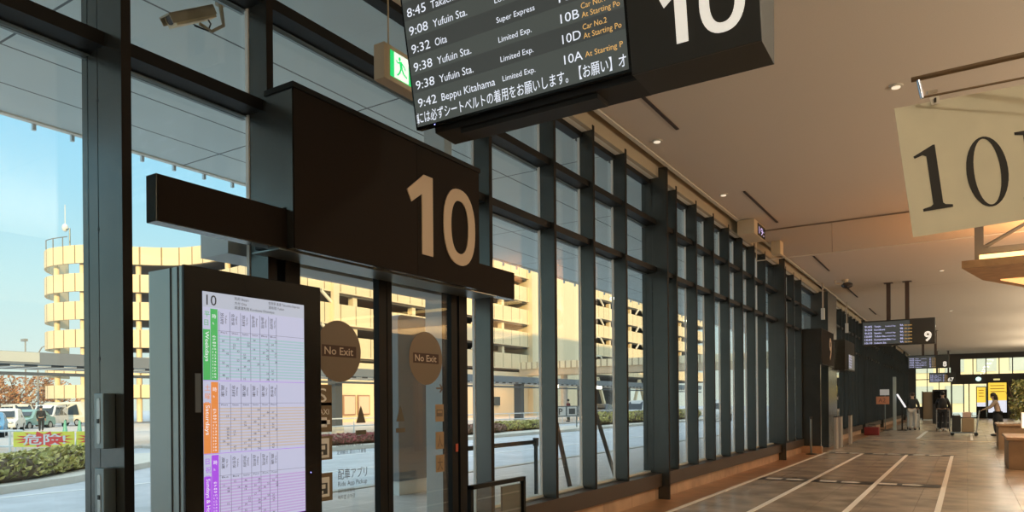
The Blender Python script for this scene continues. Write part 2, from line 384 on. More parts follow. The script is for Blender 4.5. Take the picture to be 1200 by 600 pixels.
# ceiling dome camera
R = empty('dome_camera', (-2.95, 22.7, 4.7), 'small bracketed dome camera on the ceiling near the air slots', 'camera')
b = MB(); b.tube([(-2.95, 22.7, 4.84), (-2.95, 22.7, 4.95)], [.06, .1], 12); b.build('mount', beige, R)
b = MB(); b.ell((-2.9, 22.7, 4.78), (.16, .11, .09)); b.build('dome', mat('dome_dark', (.06, .05, .045), .2), R)
b = MB(); b.tube([(-3.05, 22.65, 4.84), (-3.2, 22.6, 4.84), (-3.2, 22.6, 4.94)], .02, 8); b.build('bracket', beige, R)

# ================================================================ NEAR DEPARTURE BOARD
t_ = math.radians(10.8)
BP = Vector((-3.13, 3.75, 3.30)); BU = Vector((1, 0, 0)); BV = Vector((0, -math.sin(t_), math.cos(t_))); BN = BU.cross(BV)  # BN points to -Y (viewer)
def bp(u, v, d=0): return BP + BU*u + BV*v + BN*d
def slab(mb, u0, u1, v0, v1, d0, d1, mi=0):
    mb.prism([(u0, v0), (u1, v0), (u1, v1), (u0, v1)], bp(0, 0, d0), BU, BV, BN*(d1-d0), mi); return mb
R = empty('departure_board', (-2, 3.9, 3.25), 'large tilted departure display board for stop 10 hanging from the ceiling at the top', 'departure board')
casing = mat('board_casing', (.035, .036, .034), .5)
b = MB(); slab(b, 0, 1.56, 0, .90, -.06, 0)
b.build('screen_bezel', black, R, bevel=.004)
scr = mat('screen_ground', (.02, .02, .02), .35, emit=1, ecol=(.062, .070, .062)); scr2 = mat('screen_row', (.02, .02, .02), .35, emit=1, ecol=(.044, .048, .044))
b = MB(); slab(b, .015, 1.545, .018, .885, 0, .002)
for i in range(4): v = .118 + .113*(2*i+1); slab(b, .016, 1.544, v, v+.113, .002, .0025, 1)
SCR = b.build('screen', [scr, scr2], R)
tw = mat('screen_text_white', (.2, .2, .2), .5, emit=1, ecol=(.80, .85, .95)); to = mat('screen_text_orange', (.2, .2, .2), .5, emit=1, ecol=(.78, .42, .10))
rows = [('9:42', 'Beppu Kitahama', 'Limited Exp.', '10A', None), ('9:38', 'Yufuin Sta.', 'Limited Exp.', '10D', 'Car No.2'), ('9:38', 'Yufuin Sta.', 'Limited Exp.', '10B', 'Car No.1'),
        ('9:32', 'Oita', 'Super Express', '10C', None), ('9:08', 'Yufuin Sta.', 'Local', '10A', None), ('8:45', 'Takachiho', 'Local Exp.', '10C', None)]
rows = [('9:42', 'Beppu Kitahama', 'Limited Exp.', '10A', ['At Starting P']), ('9:38', 'Yufuin Sta.', 'Limited Exp.', '10D', ['Car No.2', 'At Starting Po']), ('9:38', 'Yufuin Sta.', 'Limited Exp.', '10B', ['Car No.1', 'At Starting Po']),
        ('9:32', 'Oita', 'Super Express', '10', None), ('9:08', 'Yufuin Sta.', 'Local', '10', None), ('8:45', 'Takachiho', '', '', None)]
for i, (a, c, d, e, o_) in enumerate(rows):
    v = .137 + .1128*i; b = MB()
    b.text(a, bp(.046, v, .004), BU, BV, .054, w=.155); 
    b.text(c, bp(.243, v, .004), BU, BV, .046, w={'Beppu Kitahama': .42, 'Yufuin Sta.': .27, 'Oita': .095, 'Takachiho': .26}[c])
    if d: b.text(d, bp(.72, v+.008, .004), BU, BV, .032, w=.235 if d == 'Limited Exp.' else (.27 if d[0] == 'S' else .11))
    if e: b.text(e, bp(1.152, v, .004), BU, BV, .05, w=.12 if len(e) == 3 else .08)
    b.build('departure_row', tw, SCR)
b = MB()
b.text('には必ずシートベルトの着用をお願いします。【お願い】オ', bp(.03, .040, .004), BU, BV, .056, w=1.505, bold=.004)
b.text('車', bp(.018, .038, .004), BU, BV, .05, w=.02)
b.build('scrolling_notice', tw, SCR)
for i, (a, c, d, e, o_) in enumerate(rows):
    v = .137 + .1128*i
    if o_:
        b = MB()
        for j, s_ in enumerate(o_[::-1]): b.text(s_, bp(1.288, v - .006 + (.012 if len(o_) == 1 else 0) + .048*j, .004), BU, BV, .030, w={'C': .15, 'A': .235}[s_[0]])
        b.build('orange_notice', to, SCR)
b = MB(); slab(b, 1.56, 2.266, -.02, .90, -.02, .0)
# wedge housing with a vertical back
hx0, hx1 = BP.x+.02, BP.x+2.262
b2 = bp(0, -.02, 0)
zt = 4.18
b.loft([[Vector((x, 3.76, 3.285)), Vector((x, 4.05, 3.275)), Vector((x, 4.05, zt)), Vector((x, 3.60, zt))] for x in (BP.x+1.56, hx1)], 0, True, False)
b.build('number_housing', casing, R, bevel=.003)
b = MB(); b.loft([[Vector((x, 3.83, 3.285)), Vector((x, 4.05, 3.275)), Vector((x, 4.05, zt)), Vector((x, 3.68, zt))] for x in (BP.x+.1, BP.x+1.56)], 0, True, False)
b.box(BP.x+.3, BP.x+1.3, 3.85, 4.0, 3.25, 3.28)
b.build('rear_housing', blackm, R)
b = MB()
slab(b, 1.79, 1.79, .07, .07, 0, 0) if False else None
d_ = .0045
one = [(1.828, .075), (1.892, .075), (1.892, .385), (1.838, .385), (1.748, .318), (1.770, .272), (1.828, .312)]
b.prism(one, bp(0, 0, .001), BU, BV, BN*.004)
def ring(mb, cu, cv, ru, rv, tu, tv, P, U, V, N, mi=0, n=36, pw=2.3):
    def se(a, ru_, rv_):
        c_, s_ = math.cos(a), math.sin(a)
        return (cu + ru_*math.copysign(abs(c_)**(2/pw), c_), cv + rv_*math.copysign(abs(s_)**(2/pw), s_))
    vs_ = []
    for k in range(n):
        a = 2*PI*k/n
        for (q, w_) in ((se(a, ru, rv), 0), (se(a, ru-tu, rv-tv), 0)):
            vs_.append(Vector(P) + Vector(U)*q[0] + Vector(V)*q[1])
    m_ = len(vs_); vs2 = [v + Vector(N) for v in vs_]
    fs = []
    for k in range(n):
        a, b_, c_, d0 = 2*k, 2*k+1, 2*((k+1) % n)+1, 2*((k+1) % n)
        fs += [(a+m_, d0+m_, c_+m_, b_+m_), (a, d0, d0+m_, a+m_), (b_, b_+m_, c_+m_, c_)]
    mb.add(vs_+vs2, fs, mi)
ring(b, 2.078, .230, .118, .161, .052, .048, bp(0, 0, .001), BU, BV, BN*.004)
b.build('number_ten', mat('sign_white', (.8, .78, .72), .5, emit=.55, ecol=(1, .96, .86)), R)
for x in (BP.x+.75, BP.x+1.7):
    b = MB(); b.box(x-.05, x+.05, 3.83, 3.93, 4.15, 4.95); b.build('ceiling_post', steel2, R)
b = MB(); b.ell(bp(.16, .006, .002), (.004, .003, .004), 8, 6); b.build('status_light', mat('blue_led', (.1, .1, .8), .4, emit=4, ecol=(.3, .3, 1)), R)

# ================================================================ FAR DEPARTURE BOARDS
violet = mat('far_screen_text', (.1, .1, .1), .5, emit=1, ecol=(.62, .62, 1.0))
def far_board(Y, x0, x1, z0, z1, num, lab, hooks):
    R = empty('departure_board', ((x0+x1)/2, Y, z0), lab, 'departure board', 'departure boards farther down the hall'); R['group'] = 'departure boards farther down the hall'
    b = MB(); b.box(x0, x1, Y, Y+.28, z0, z1); b.build('housing', casing, R, bevel=.01)
    W_ = x1-x0; sw = W_*.66
    b = MB(); b.box(x0+.02, x0+sw, Y-.008, Y, z0+.04, z1-.04); sc_ = b.build('screen', scr2, R)
    hh = (z1-z0-.16)/6
    names = [('9:45', 'Tenjin', 1, '9A'), ('9:50', 'Kurokawa', 0, '9B'), ('9:52', 'Sasebo', 1, '9A'), ('10:00', 'Yufuin Sta.', 1, '9C'), ('10:05', 'Kumamoto Sta.', 1, '9B'), ('10:10', 'Kokura Sta.', 0, '9A')]
    for i in range(6):
        z = z1 - .12 - hh*(i+.8); b = MB(); bo = MB()
        b.text(names[i][0], (x0+.07, Y-.011, z), (1, 0, 0), (0, 0, 1), hh*.55, w=.2, bold=.01)
        b.text(names[i][1], (x0+.33, Y-.011, z), (1, 0, 0), (0, 0, 1), hh*.5, bold=.01)
        if names[i][2]: b.text('Limited Exp.', (x0+W_*.33, Y-.011, z), (1, 0, 0), (0, 0, 1), hh*.4)
        b.text(names[i][3], (x0+W_*.53, Y-.011, z), (1, 0, 0), (0, 0, 1), hh*.55, bold=.01)
        bo.text('On time', (x0+W_*.59, Y-.011, z), (1, 0, 0), (0, 0, 1), hh*.42)
        b.build('departure_row', violet, sc_); bo.build('orange_notice', to, sc_)
    b = MB(); b.text(num, (x1-.09, Y-.012, z0+.08), (1, 0, 0), (0, 0, 1), (z1-z0)*.36, align='r', bold=.03); b.build('number', MC['sign_white'], R)
    for hx in hooks:
        b = MB(); b.box(hx-.055, hx+.055, Y+.08, Y+.19, z1-.02, 4.95); b.build('ceiling_post', mat('post_brown', (.07, .045, .035), .5), R)
        b = MB(); b.box(hx-.12, hx+.12, Y+.02, Y+.25, 4.935, 4.95); b.build('ceiling_plate', MC['post_brown'], R)
    return R
far_board(24.0, -2.66, -.755, 3.08, 3.83, '9', 'hanging departure display board numbered 9 on two brown ceiling poles', (-1.955, -1.465))
far_board(42.0, -2.54, -.745, 3.04, 3.71, '8', 'smaller hanging departure display board numbered 8, beyond board 9', (-1.87, -1.32))
far_board(60.0, -2.3, -.68, 2.68, 3.38, '67', 'farthest hanging departure board numbered 6 and 7 near the end windows', (-1.8, -1.1))

# ================================================================ DOOR 10 SIGN BOX, OPERATOR BAR
R = empty('gate_sign', (-3.7, 4.07, 2.43), 'big dark brown boxed gate sign with beige number 10 above the glass doors', 'sign')
brn = mat('sign_brown', (.014, .009, .006), .7, 0, .1, 300, spec=.15)
b = MB(); b.loft([[Vector((x, y, z)) for x, z in ((-3.555, 2.435), (-3.61, 2.435), (-3.61, 2.70), (-3.80, 2.70), (-3.80, 3.45), (-3.555, 3.45))] for y in (3.055, 5.075)], 0, True, False); b.build('box_body', steel, R, bevel=.004)
b = MB(); b.box(-3.555, -3.545, 3.06, 4.25, 2.435, 3.44); b.box(-3.555, -3.545, 4.253, 5.075, 2.435, 3.44); b.build('front_panel', brn, R)
b = MB(); b.box(-3.81, -3.535, 3.045, 5.085, 3.44, 3.475); b.build('top_cap', steel2, R)
b = MB(); b.prism([(4.296, 2.607), (4.43, 2.607), (4.43, 3.225), (4.32, 3.225), (4.125, 3.068), (4.175, 2.985), (4.296, 3.07)], (-3.544, 0, 0), (0, 1, 0), (0, 0, 1), (.008, 0, 0))
ring(b, 4.785, 2.91, .218, .315, .10, .095, (-3.544, 0, 0), (0, 1, 0), (0, 0, 1), (.008, 0, 0))
b.build('number_ten', mat('number_beige', (.62, .48, .35), .6), R)
R = empty('door_operator', (-3.7, 3.97, 2.42), 'long thin dark horizontal door operator bar running behind the gate 10 sign', 'door operator')
b = MB(); b.box(-3.72, -3.625, 2.2, 5.76, 2.435, 2.69); b.build('cover', steel, R, bevel=.004)
b = MB(); b.box(-3.625, -3.618, 2.205, 5.755, 2.44, 2.685); b.build('front_strip', brn, R)
b = MB(); b.box(-3.88, -3.62, 3.0, 5.45, 2.425, 2.434); b.build('underside_strip', alud, R)
for y in (3.1, 5.25):
    b = MB(); b.box(-3.9, -3.72, y-.06, y+.06, 2.46, 2.66); b.build('bracket', steel2, R)

# ================================================================ DOOR 10
R = empty('door_1', (-3.95, 4.25, 0)); R['kind'] = 'structure'
for y0, y1, x0, x1 in ((3.16, 3.18, -4.1, -3.86), (3.25, 3.325, -4.06, -3.86), (5.20, 5.32, -4.06, -3.86)):
    b = MB(); b.box(x0, x1, y0, y1, 0, 2.62); b.build('jamb', steel2, R)
b = MB(); b.box(-4.0, -3.96, 3.19, 3.24, 0, 2.6); b.build('jamb', alud, R)
b = MB(); b.box(-4.12, -3.86, 3.16, 5.32, 2.50, 2.62); b.build('door_header', steel2, R)
for (a0, a1, st, xx) in ((3.33, 4.25, 'first', -3.90), (4.26, 5.18, 'second', -3.90)):
    L = empty('door_leaf', (xx, (a0+a1)/2, 0)); L.parent = R; L.location = L.location - R.location
    b = MB(); b.box(xx-.03, xx+.03, a0, a0+.055, .02, 2.5); b.box(xx-.03, xx+.03, a1-.085, a1, .02, 2.5); b.box(xx-.03, xx+.03, a0, a1, 2.44, 2.5); b.box(xx-.03, xx+.03, a0, a1, .02, .14)
    b.build('leaf_frame', steel2, L)
    b = MB(); b.box(xx-.005, xx+.005, a0+.05, a1-.08, .1, 2.46); b.build('leaf_glass', glassd, L)
brs = mat('sticker_brown', (.15, .11, .075), .35); drk = mat('sticker_dark', (.05, .02, .01), .6); slv = mat('sticker_letters', (.52, .42, .33), .5); olive = mat('sticker_olive', (.10, .08, .05), .6)
XS = -3.892
def disc(mb, cy, cz, ry, rz, x, th, mi=0, n=40): mb.prism([(cy+ry*math.cos(2*PI*k/n), cz+rz*math.sin(2*PI*k/n)) for k in range(n)], (x, 0, 0), (0, 1, 0), (0, 0, 1), (th, 0, 0), mi)
for cy, cz in ((3.762, 1.842), (4.762, 1.838)):
    b = MB(); disc(b, cy, cz, .222, .226, XS, .002); b.box(XS+.002, XS+.003, cy-.168, cy+.172, cz-.042, cz+.042, 1)
    b.text('No Exit', (XS+.004, cy-.145, cz-.026), (0, 1, 0), (0, 0, 1), .055, w=.285, mi=2, bold=.01)
    b.build('no_exit_sticker', [brs, drk, slv], R)
    for yy in ((3.98,) if cy < 4 else (4.43,)):
        b = MB(); b.prism([(yy-.05, 1.31), (yy+.05, 1.31), (yy+.01, 1.42), (yy, 1.44), (yy-.01, 1.42)], (XS, 0, 0), (0, 1, 0), (0, 0, 1), (.002, 0, 0)); b.box(XS, XS+.002, yy-.055, yy+.055, 1.22, 1.255)
        b.build('warning_sticker', olive, R)
stk = mat('sticker_sign_brown', (.16, .11, .06), .5); stw = mat('sticker_white', (.72, .70, .66), .5)
zc = [1.52, 1.36, 1.14, .86]
for i, z in enumerate(zc):
    b = MB(); y0, y1 = 3.385+.12, 3.385+.30; hgt = (.075, .105, .085, .10)[i]
    b.box(XS, XS+.002, y0, y1, z-hgt, z+hgt, 0)
    if i == 0: b.text('S', (XS+.003, y0+.04, z-.05), (0, 1, 0), (0, 0, 1), .1, w=.09, mi=1)
    if i == 1: b.text('TAXI', (XS+.003, y0+.02, z+.02), (0, 1, 0), (0, 0, 1), .04, w=.13, mi=1); b.box(XS+.002, XS+.003, y0+.02, y1-.02, z-.05, z-.02, 1); b.box(XS+.002, XS+.003, y0+.05, y1-.05, z-.07, z-.0, 1)
    if i >= 2:
        b.box(XS+.002, XS+.003, y0+.0, y1-.03, z-.07, z+.07, 1); b.box(XS+.003, XS+.004, y0+.01, y1-.05, z-.05, z+.03, 2); b.box(XS+.004, XS+.005, y0+.02, y1-.07, z-.01, z+.02, 1); b.box(XS+.004, XS+.005, y0+.03, y1-.09, z-.045, z-.025, 1)
    b.build('pictogram_sticker', [stk, stw, mat('sticker_black', (.05, .05, .05), .5)], R)
gtx = mat('sticker_grey_text', (.10, .10, .10), .5)
b = MB()
b.text('Reserved Cars', (XS+.002, 3.73, 1.14), (0, 1, 0), (0, 0, 1), .03, w=.27); b.text('定期観光 貸切バス乗場', (XS+.002, 3.73, 1.085), (0, 1, 0), (0, 0, 1), .025, w=.30)
b.text('配車アプリ', (XS+.002, 3.74, .905), (0, 1, 0), (0, 0, 1), .06, w=.30); b.text('Ride App Pickup', (XS+.002, 3.74, .85), (0, 1, 0), (0, 0, 1), .035, w=.30)
b.text('网约车接客处', (XS+.002, 3.74, .80), (0, 1, 0), (0, 0, 1), .025, w=.17); b.text('배차앱 승차장', (XS+.002, 3.74, .755), (0, 1, 0), (0, 0, 1), .025, w=.17)
b.build('sticker_text', gtx, R)
tanst = mat('sticker_tan', (.30, .20, .11), .5); tand = mat('sticker_tan_dark', (.12, .085, .06), .5)
for i, z in enumerate((1.37, 1.13, .93)):
    b = MB(); b.box(XS, XS+.002, 4.885, 5.0, z-.075, z+.075, 0)
    if i == 0: b.box(XS+.002, XS+.003, 4.90, 4.985, z-.03, z+.03, 1); b.box(XS+.003, XS+.004, 4.91, 4.975, z-.0, z+.02, 0)
    else: b.text('大' if i == 2 else '人', (XS+.003, 4.905, z-.05), (0, 1, 0), (0, 0, 1), .08, w=.075, mi=1)
    b.build('pictogram_sticker', [tanst, tand], R)
b = MB(); b.bar((XS, 4.90, 1.585), (XS, 4.985, 1.585), .002, .014, 0, (1, 0, 0)); b.bar((XS, 4.95, 1.62), (XS, 4.988, 1.585), .002, .014, 0, (1, 0, 0)); b.bar((XS, 4.95, 1.55), (XS, 4.988, 1.585), .002, .014, 0, (1, 0, 0))
b.build('arrow_sticker', tand, R)
b = MB(); b.box(-3.868, -3.864, 5.14, 5.175, 1.02, 1.09); b.build('red_tag', mat('red_tag', (.5, .08, .04), .5), R)

# flush pull boxes on the first fin
for lab, z0, z1 in (('upper slotted metal pull box on the first steel fin, at eye level', 1.228, 1.52), ('lower slotted metal pull box on the first steel fin, cut by the frame edge', .82, 1.125)):
    R = empty('pull_box', (-3.82, 2.07, z0), lab, 'latch box', 'slotted pull boxes on the first fin')
    b = MB(); b.box(-3.905, -3.815, 2.015, 2.079, z0, z1); b.build('box_body', alud, R, bevel=.004)
    b = MB(); b.prism([(-3.86+.022*math.cos(a) + 0, (z0+z1)/2 + (.105 if math.sin(a) >= 0 else -.105) + .022*math.sin(a)) for a in [2*PI*k/24 for k in range(24)]], (0, 2.0185, 0), (1, 0, 0), (0, 0, 1), (0, -.003, 0), 0)
    b.build('slot_rim', steel2, R)
    b = MB(); b.prism([(-3.86+.015*math.cos(a) + 0, (z0+z1)/2 + (.105 if math.sin(a) >= 0 else -.105) + .015*math.sin(a)) for a in [2*PI*k/24 for k in range(24)]], (0, 2.0155, 0), (1, 0, 0), (0, 0, 1), (0, -.003, 0), 0)
    b.build('slot_plate', alu, R)
    b = MB(); b.box(-3.868, -3.852, 2.009, 2.0125, (z0+z1)/2-.012, (z0+z1)/2+.012); b.build('lock', blackm, R)

# ================================================================ TIMETABLE KIOSK
R = empty('timetable_kiosk', (-3.15, 2.36, 0), 'tall black framed timetable screen kiosk with grey metal sides for stop 10', 'kiosk')
kx = -3.0
b = MB()
sec = [(-3.02, 1.955), (-3.02, 2.76), (-3.31, 2.76)] + [(-3.31+.03*(1-math.cos(a)) - .0, 1.955+.03-.03*math.sin(a)) for a in (0, PI/6, PI/3, PI/2)]
b.loft([[Vector((x, y, z)) for x, y in sec] for z in (.03, 2.09)], 0, True, False)
b.build('body', mat('kiosk_grey', (.33, .38, .38), .32, .5), R)
b = MB(); b.box(-3.113, -3.107, 1.951, 1.956, .03, 2.09); b.box(-3.055, -3.05, 1.951, 1.956, .03, 2.09); b.build('side_seam', blackm, R)
b = MB(); b.box(-3.02, -3.0, 1.95, 2.765, .03, 2.095); b.build('front_glass', black, R, bevel=.003)
b = MB(); b.box(-3.33, -2.98, 1.93, 2.785, 0, .035); b.build('plinth', blackm, R)
sy0, sy1, sz0, sz1 = 2.042, 2.645, .882, 1.985
kp = mat('kiosk_paper', (.1, .1, .1), .4, emit=1, ecol=(.47, .49, .66))
khd = mat('kiosk_header', (.1, .1, .1), .4, emit=1, ecol=(.42, .46, .55))
kg = mat('kiosk_green', (.1, .1, .1), .4, emit=1, ecol=(.025, .40, .09)); ko = mat('kiosk_orange', (.1, .1, .1), .4, emit=1, ecol=(.72, .22, .04)); kv = mat('kiosk_purple', (.1, .1, .1), .4, emit=1, ecol=(.36, .05, .72))
kt = mat('kiosk_ink', (.02, .02, .02), .4); kln = mat('kiosk_rule', (.05, .05, .05), .4, emit=1, ecol=(.12, .12, .2)); kwt = mat('kiosk_white_text', (.1, .1, .1), .4, emit=1, ecol=(.85, .85, .9))
kr = [mat('kiosk_band_g', (.1, .1, .1), .4, emit=1, ecol=(.30, .49, .53)), mat('kiosk_band_o', (.1, .1, .1), .4, emit=1, ecol=(.50, .42, .38)), mat('kiosk_band_p', (.1, .1, .1), .4, emit=1, ecol=(.44, .31, .60))]
b = MB(); b.box(kx, kx+.002, sy0, sy1, sz0, sz1); KS = b.build('screen', kp, R)
def kb(mb, y0, y1, z0, z1, mi=0, lvl=1): mb.box(kx+.002, kx+.002+.0006*lvl, sy0+y0, sy0+y1, sz1-z1, sz1-z0, mi)
b = MB(); kb(b, 0, .603, 0, .072); b.build('header_band', khd, KS)
def kbt(mb, s_, y, z, h, w=None, mi=0): mb.text(s_, (kx+.005, sy0+y, sz1-z), (0, 1, 0), (0, 0, 1), h, w, mi)
def kvt(mb, s_, y, z, h, w=None, mi=0): mb.text(s_, (kx+.005, sy0+y, sz1-z), (0, 0, -1), (0, 1, 0), h, w, mi)
b = MB()
kbt(b, '10', .018, .062, .048); kbt(b, '別府 Beppu', .17, .022, .012); kbt(b, '大分 Oita', .17, .044, .012); kbt(b, '高速湯布院 Kurokawa Onsenkyo', .17, .066, .012)
kbt(b, '佐世保 高速 Takachiho Express', .37, .022, .012, w=.2); kbt(b, '湯布院 Yufuin', .37, .044, .012)
b.build('header_print', kt, KS)
random.seed(3)
for s_ in range(3):
    z0 = .072 + .345*s_; b = MB()
    cols = [.085, .145, .205, .262, .318, .372, .42]
    for ci, cy in enumerate(cols[:-1]):
        kvt(b, random.choice(['高速', '別府', '由布院', '佐世保']), cy+.008, z0+.02, .014, w=.055); kvt(b, random.choice(['Beppu', 'Yufuin', 'Oita Sta.', 'Nagasaki']), cy+.032, z0+.03, .009, w=.04)
        kbt(b, random.choice(['Station', 'Bus', 'Port', 'Onsen']), cy+.008, z0+.118, .008, w=.035)
        for k_ in range(14):
            if random.random() < .5: kbt(b, '%02d' % random.randrange(0, 60), cy+.014+random.choice((0, .022)), z0+.145+.0148*k_, .0105)
    b.build('timetable_print', kt, KS)

rb = MB(); rl = MB()
for s_ in range(3):
    z0 = .072 + .345*s_; z1 = min(z0+.345, 1.103)
    for k_ in range(14):
        za = z0+.128+.0148*k_
        if za+.0075 < 1.103: kb(rb, .08, .603, za, za+.0078, s_)
    for cy in (.085, .145, .205, .262, .318, .372, .42): kb(rl, cy-.0008, cy+.0008, z0+.012, z1-.004, 0, 2)
    kb(rl, .08, .603, z0+.106, z0+.1075, 0, 2)
    kb(rl, 0, .603, z1-.002, z1, 1, 2)
rb.build('row_band', kr, KS); rl.build('ruling', [kln, kv], KS)
for s_, (mt, word, top) in enumerate(((kg, 'Weekdays', '平日'), (ko, 'Saturdays', '土曜日'), (kv, 'Sundays & Holidays', '日祝日'))):
    z0 = .072 + .345*s_; z1 = min(z0+.342, 1.103)
    b = MB(); kb(b, 0, .038, z0+.105, z1, 0); kb(b, .040, .078, z0+.006, z1, 0)
    for k_ in range(7): kbt(b, top[k_] if k_ < len(top) else '', .006, z0+.045+.04*k_, .022, mi=0) if k_ < len(top) else None
    kvt(b, word, .010, z0+.115, .020, w=.14 if s_ < 2 else .22, mi=1)
    for k_ in range(14): kbt(b, '%d' % (6+k_), .048, z0+.14+.0148*k_, .008, w=.018, mi=1)
    kbt(b, '時', .048, z0+.05, .016, mi=1); kbt(b, 'h', .050, z0+.08, .012, mi=1)
    b.build('day_bar', [mt, kwt], KS)
b = MB(); b.ell((kx+.002, 2.685, 1.085), (.002, .003, .003), 8, 6); b.build('status_light', MC['blue_led'], R)
b = MB(); b.box(-2.999, -2.997, 2.0, 2.03, 1.42, 1.60); b.build('card_reader_window', mat('kiosk_window', (.10, .12, .14), .15), R)

# ================================================================ EXIT SIGN, CCTV
R = empty('exit_sign', (-3.45, 3.95, 3.77), 'beige boxed green running man exit sign partly hidden behind the departure board', 'exit sign')
b = MB(); b.box(-3.56, -3.46, 3.80, 4.22, 3.765, 4.02); b.build('casing', mat('exit_casing', (.62, .52, .38), .6), R, bevel=.004)
b = MB(); b.box(-3.46, -3.456, 3.862, 4.17, 3.80, 3.985); b.build('face', mat('exit_green', (.02, .5, .15), .4, emit=1.0, ecol=(.01, .62, .14)), R)
b = MB(); b.box(-3.456, -3.454, 3.90, 4.055, 3.802, 3.983); b.build('white_panel', mat('exit_white', (.7, .7, .7), .4, emit=1, ecol=(.8, .88, .8)), R)
b = MB(); X_ = -3.453
disc(b, 3.955, 3.950, .011, .014, X_, .002, n=16)
for p, q, t in (((3.965, 3.935), (3.975, 3.885), .026), ((3.97, 3.93), (3.935, 3.915), .009), ((3.935, 3.915), (3.92, 3.93), .008), ((3.975, 3.93), (4.005, 3.91), .009), ((4.005, 3.91), (4.02, 3.89), .008),
                ((3.97, 3.885), (3.955, 3.85), .013), ((3.955, 3.85), (3.93, 3.825), .011), ((3.98, 3.885), (4.0, 3.855), .013), ((4.0, 3.855), (4.035, 3.84), .011)):
    b.bar((X_, *p), (X_, *q), t, .002, 0, Vector((0, q[1]-p[1], -(q[0]-p[0]))))
b.build('running_figure', MC['exit_green'], R)
b = MB(); b.box(-3.54, -3.48, 3.99, 4.07, 4.02, 4.03); b.tube([(-3.51, 3.90, 4.02), (-3.51, 3.90, 4.94)], .006, 6); b.tube([(-3.51, 4.12, 4.02), (-3.51, 4.12, 4.94)], .006, 6); b.build('hanger', beige, R)

R = empty('security_camera', (-4.45, 2.9, 3.93), 'beige bracketed security camera seen through the upper left glass', 'camera')
def at(x, y, X):   # point on the plane x=X seen at pixel (x,y)
    d = fw*839 + r2*(x-600) - u2*(y-472.5); t = X/d.x; return Vector((X, d.y*t, d.z*t+1.45))
CX_ = -4.5
c0, c1 = at(198, 24, CX_), at(246, 14, CX_); ax = (c1-c0).normalized(); c0 = c0 - ax*.0
sd_ = Vector((1, 0, 0)); upv = sd_.cross(ax).normalized(); upv = upv if upv.z > 0 else -upv
cmh = mat('camera_beige', (.40, .34, .24), .5); cml = mat('camera_cream', (.75, .62, .42), .5)
def ob(mb, a, b_, d0, d1, z0, z1, mi=0):
    mb.loft([[c0+ax*t+sd_*d+upv*z for d, z in ((d0, z0), (d1, z0), (d1, z1), (d0, z1))] for t in (a, b_)], mi, True, False)
L_ = (c1-c0).length
b = MB(); ob(b, .01, L_-.0, -.045, .045, -.045, .028); b.build('housing', cml, R, bevel=.006)
b = MB(); ob(b, -.02, L_+.005, -.055, .055, .026, .036); ob(b, -.02, L_+.005, -.055, -.05, -.02, .03); ob(b, -.02, L_+.005, .05, .055, -.028, .03); b.build('sunshield', cmh, R)
b = MB(); b.tube([c0+ax*.004, c0+ax*.012], .03, 16); b.build('lens', black, R)
q = at(258, 4, CX_); q2 = at(262, 30, CX_); q3 = at(248, 37, CX_); q4 = at(234, 28, CX_)
b = MB(); b.tube([q+Vector((0, 0, .9)), q+Vector((0, 0, .2)), q, q2.lerp(q, .3), q2, q3, q4], [.018, .018, .016, .014, .012, .012, .012], 10); b.build('bracket_arm', cmh, R)
b = MB(); b.tube([q+Vector((0, 0, .0)), q+Vector((0, 0, -.012))], .035, 14); b.build('flange', cmh, R)
b = MB(); b.tube([at(228, 30, CX_), at(238, 34, CX_), at(244, 36, CX_), at(247, 28, CX_), at(243, 22, CX_)], .006, 6); b.build('cable', blackm, R)

# ================================================================ POSTER AND RAIL
PO = Vector((-.182, 2.5, 2.349)); c_, s_ = math.cos(math.radians(24)), math.sin(math.radians(24)); a_ = math.radians(7.3)
E1 = Vector((c_, s_, 0)); E2 = Vector((0, 0, 1)); PU = E1*math.cos(a_) + E2*math.sin(a_); PV = -E1*math.sin(a_) + E2*math.cos(a_); PN = PU.cross(PV)
R = empty('hanging_poster', PO, 'cream hanging sheet printed with a large black serif 10, clipped to a rail', 'poster')
b = MB(); b.prism([(0, -.403), (.62, -.403), (.62, 0), (0, 0)], PO, PU, PV, -PN*.002); sh_ = b.build('sheet', mat('poster_cream', (.78, .73, .56), .6, 0, .06, 8, emit=0), R)
b = MB()
one = [(.039, -.330), (.124, -.330), (.124, -.322), (.104, -.318), (.098, -.312), (.098, -.132), (.092, -.132), (.033, -.158), (.036, -.165), (.060, -.158), (.070, -.164), (.070, -.312), (.062, -.318), (.039, -.322)]
b.prism(one, PO+PN*.0005, PU, PV, PN*.001)
ring(b, .233, -.241, .058, .107, .021, .006, PO+PN*.0005, PU, PV, PN*.001, pw=2.0)
b.prism([(.322, -.345), (.39, -.345), (.39, -.337), (.375, -.332), (.375, -.148), (.45, -.148), (.45, -.138), (.322, -.138), (.322, -.146), (.345, -.15), (.345, -.332), (.322, -.337)], PO+PN*.0005, PU, PV, PN*.001)
b.build('printed_number', mat('poster_ink', (.015, .013, .012), .6), sh_)
for u in (.115, .5):
    b = MB(); b.prism([(u-.012, -.012), (u+.012, -.012), (u+.014, .018), (u-.014, .018)], PO+PN*.003, PU, PV, PN*.002); b.tube([PO+PU*u+PV*.03-PN*.006-PU*.014, PO+PU*u+PV*.03-PN*.006+PU*.014], .006, 8)
    b.box(-.003, .003, -.003, .003, -.006, .006, 1, Matrix.Translation(PO+PU*u+PV*.0+PN*.008))
    b.build('clip', [mat('clear_clip', (.75, .68, .58), .2), bronze], R)
R = empty('poster_rail', (.2, 2.5, 2.36), 'thin double metal rail holding the hanging poster at the right edge', 'rail')
b = MB(); b.tube([(-.136, 2.5, 2.425), (.75, 2.5, 2.43)], .008, 10); b.build('upper_rod', mat('brass_dark', (.22, .15, .09), .35, .7), R)
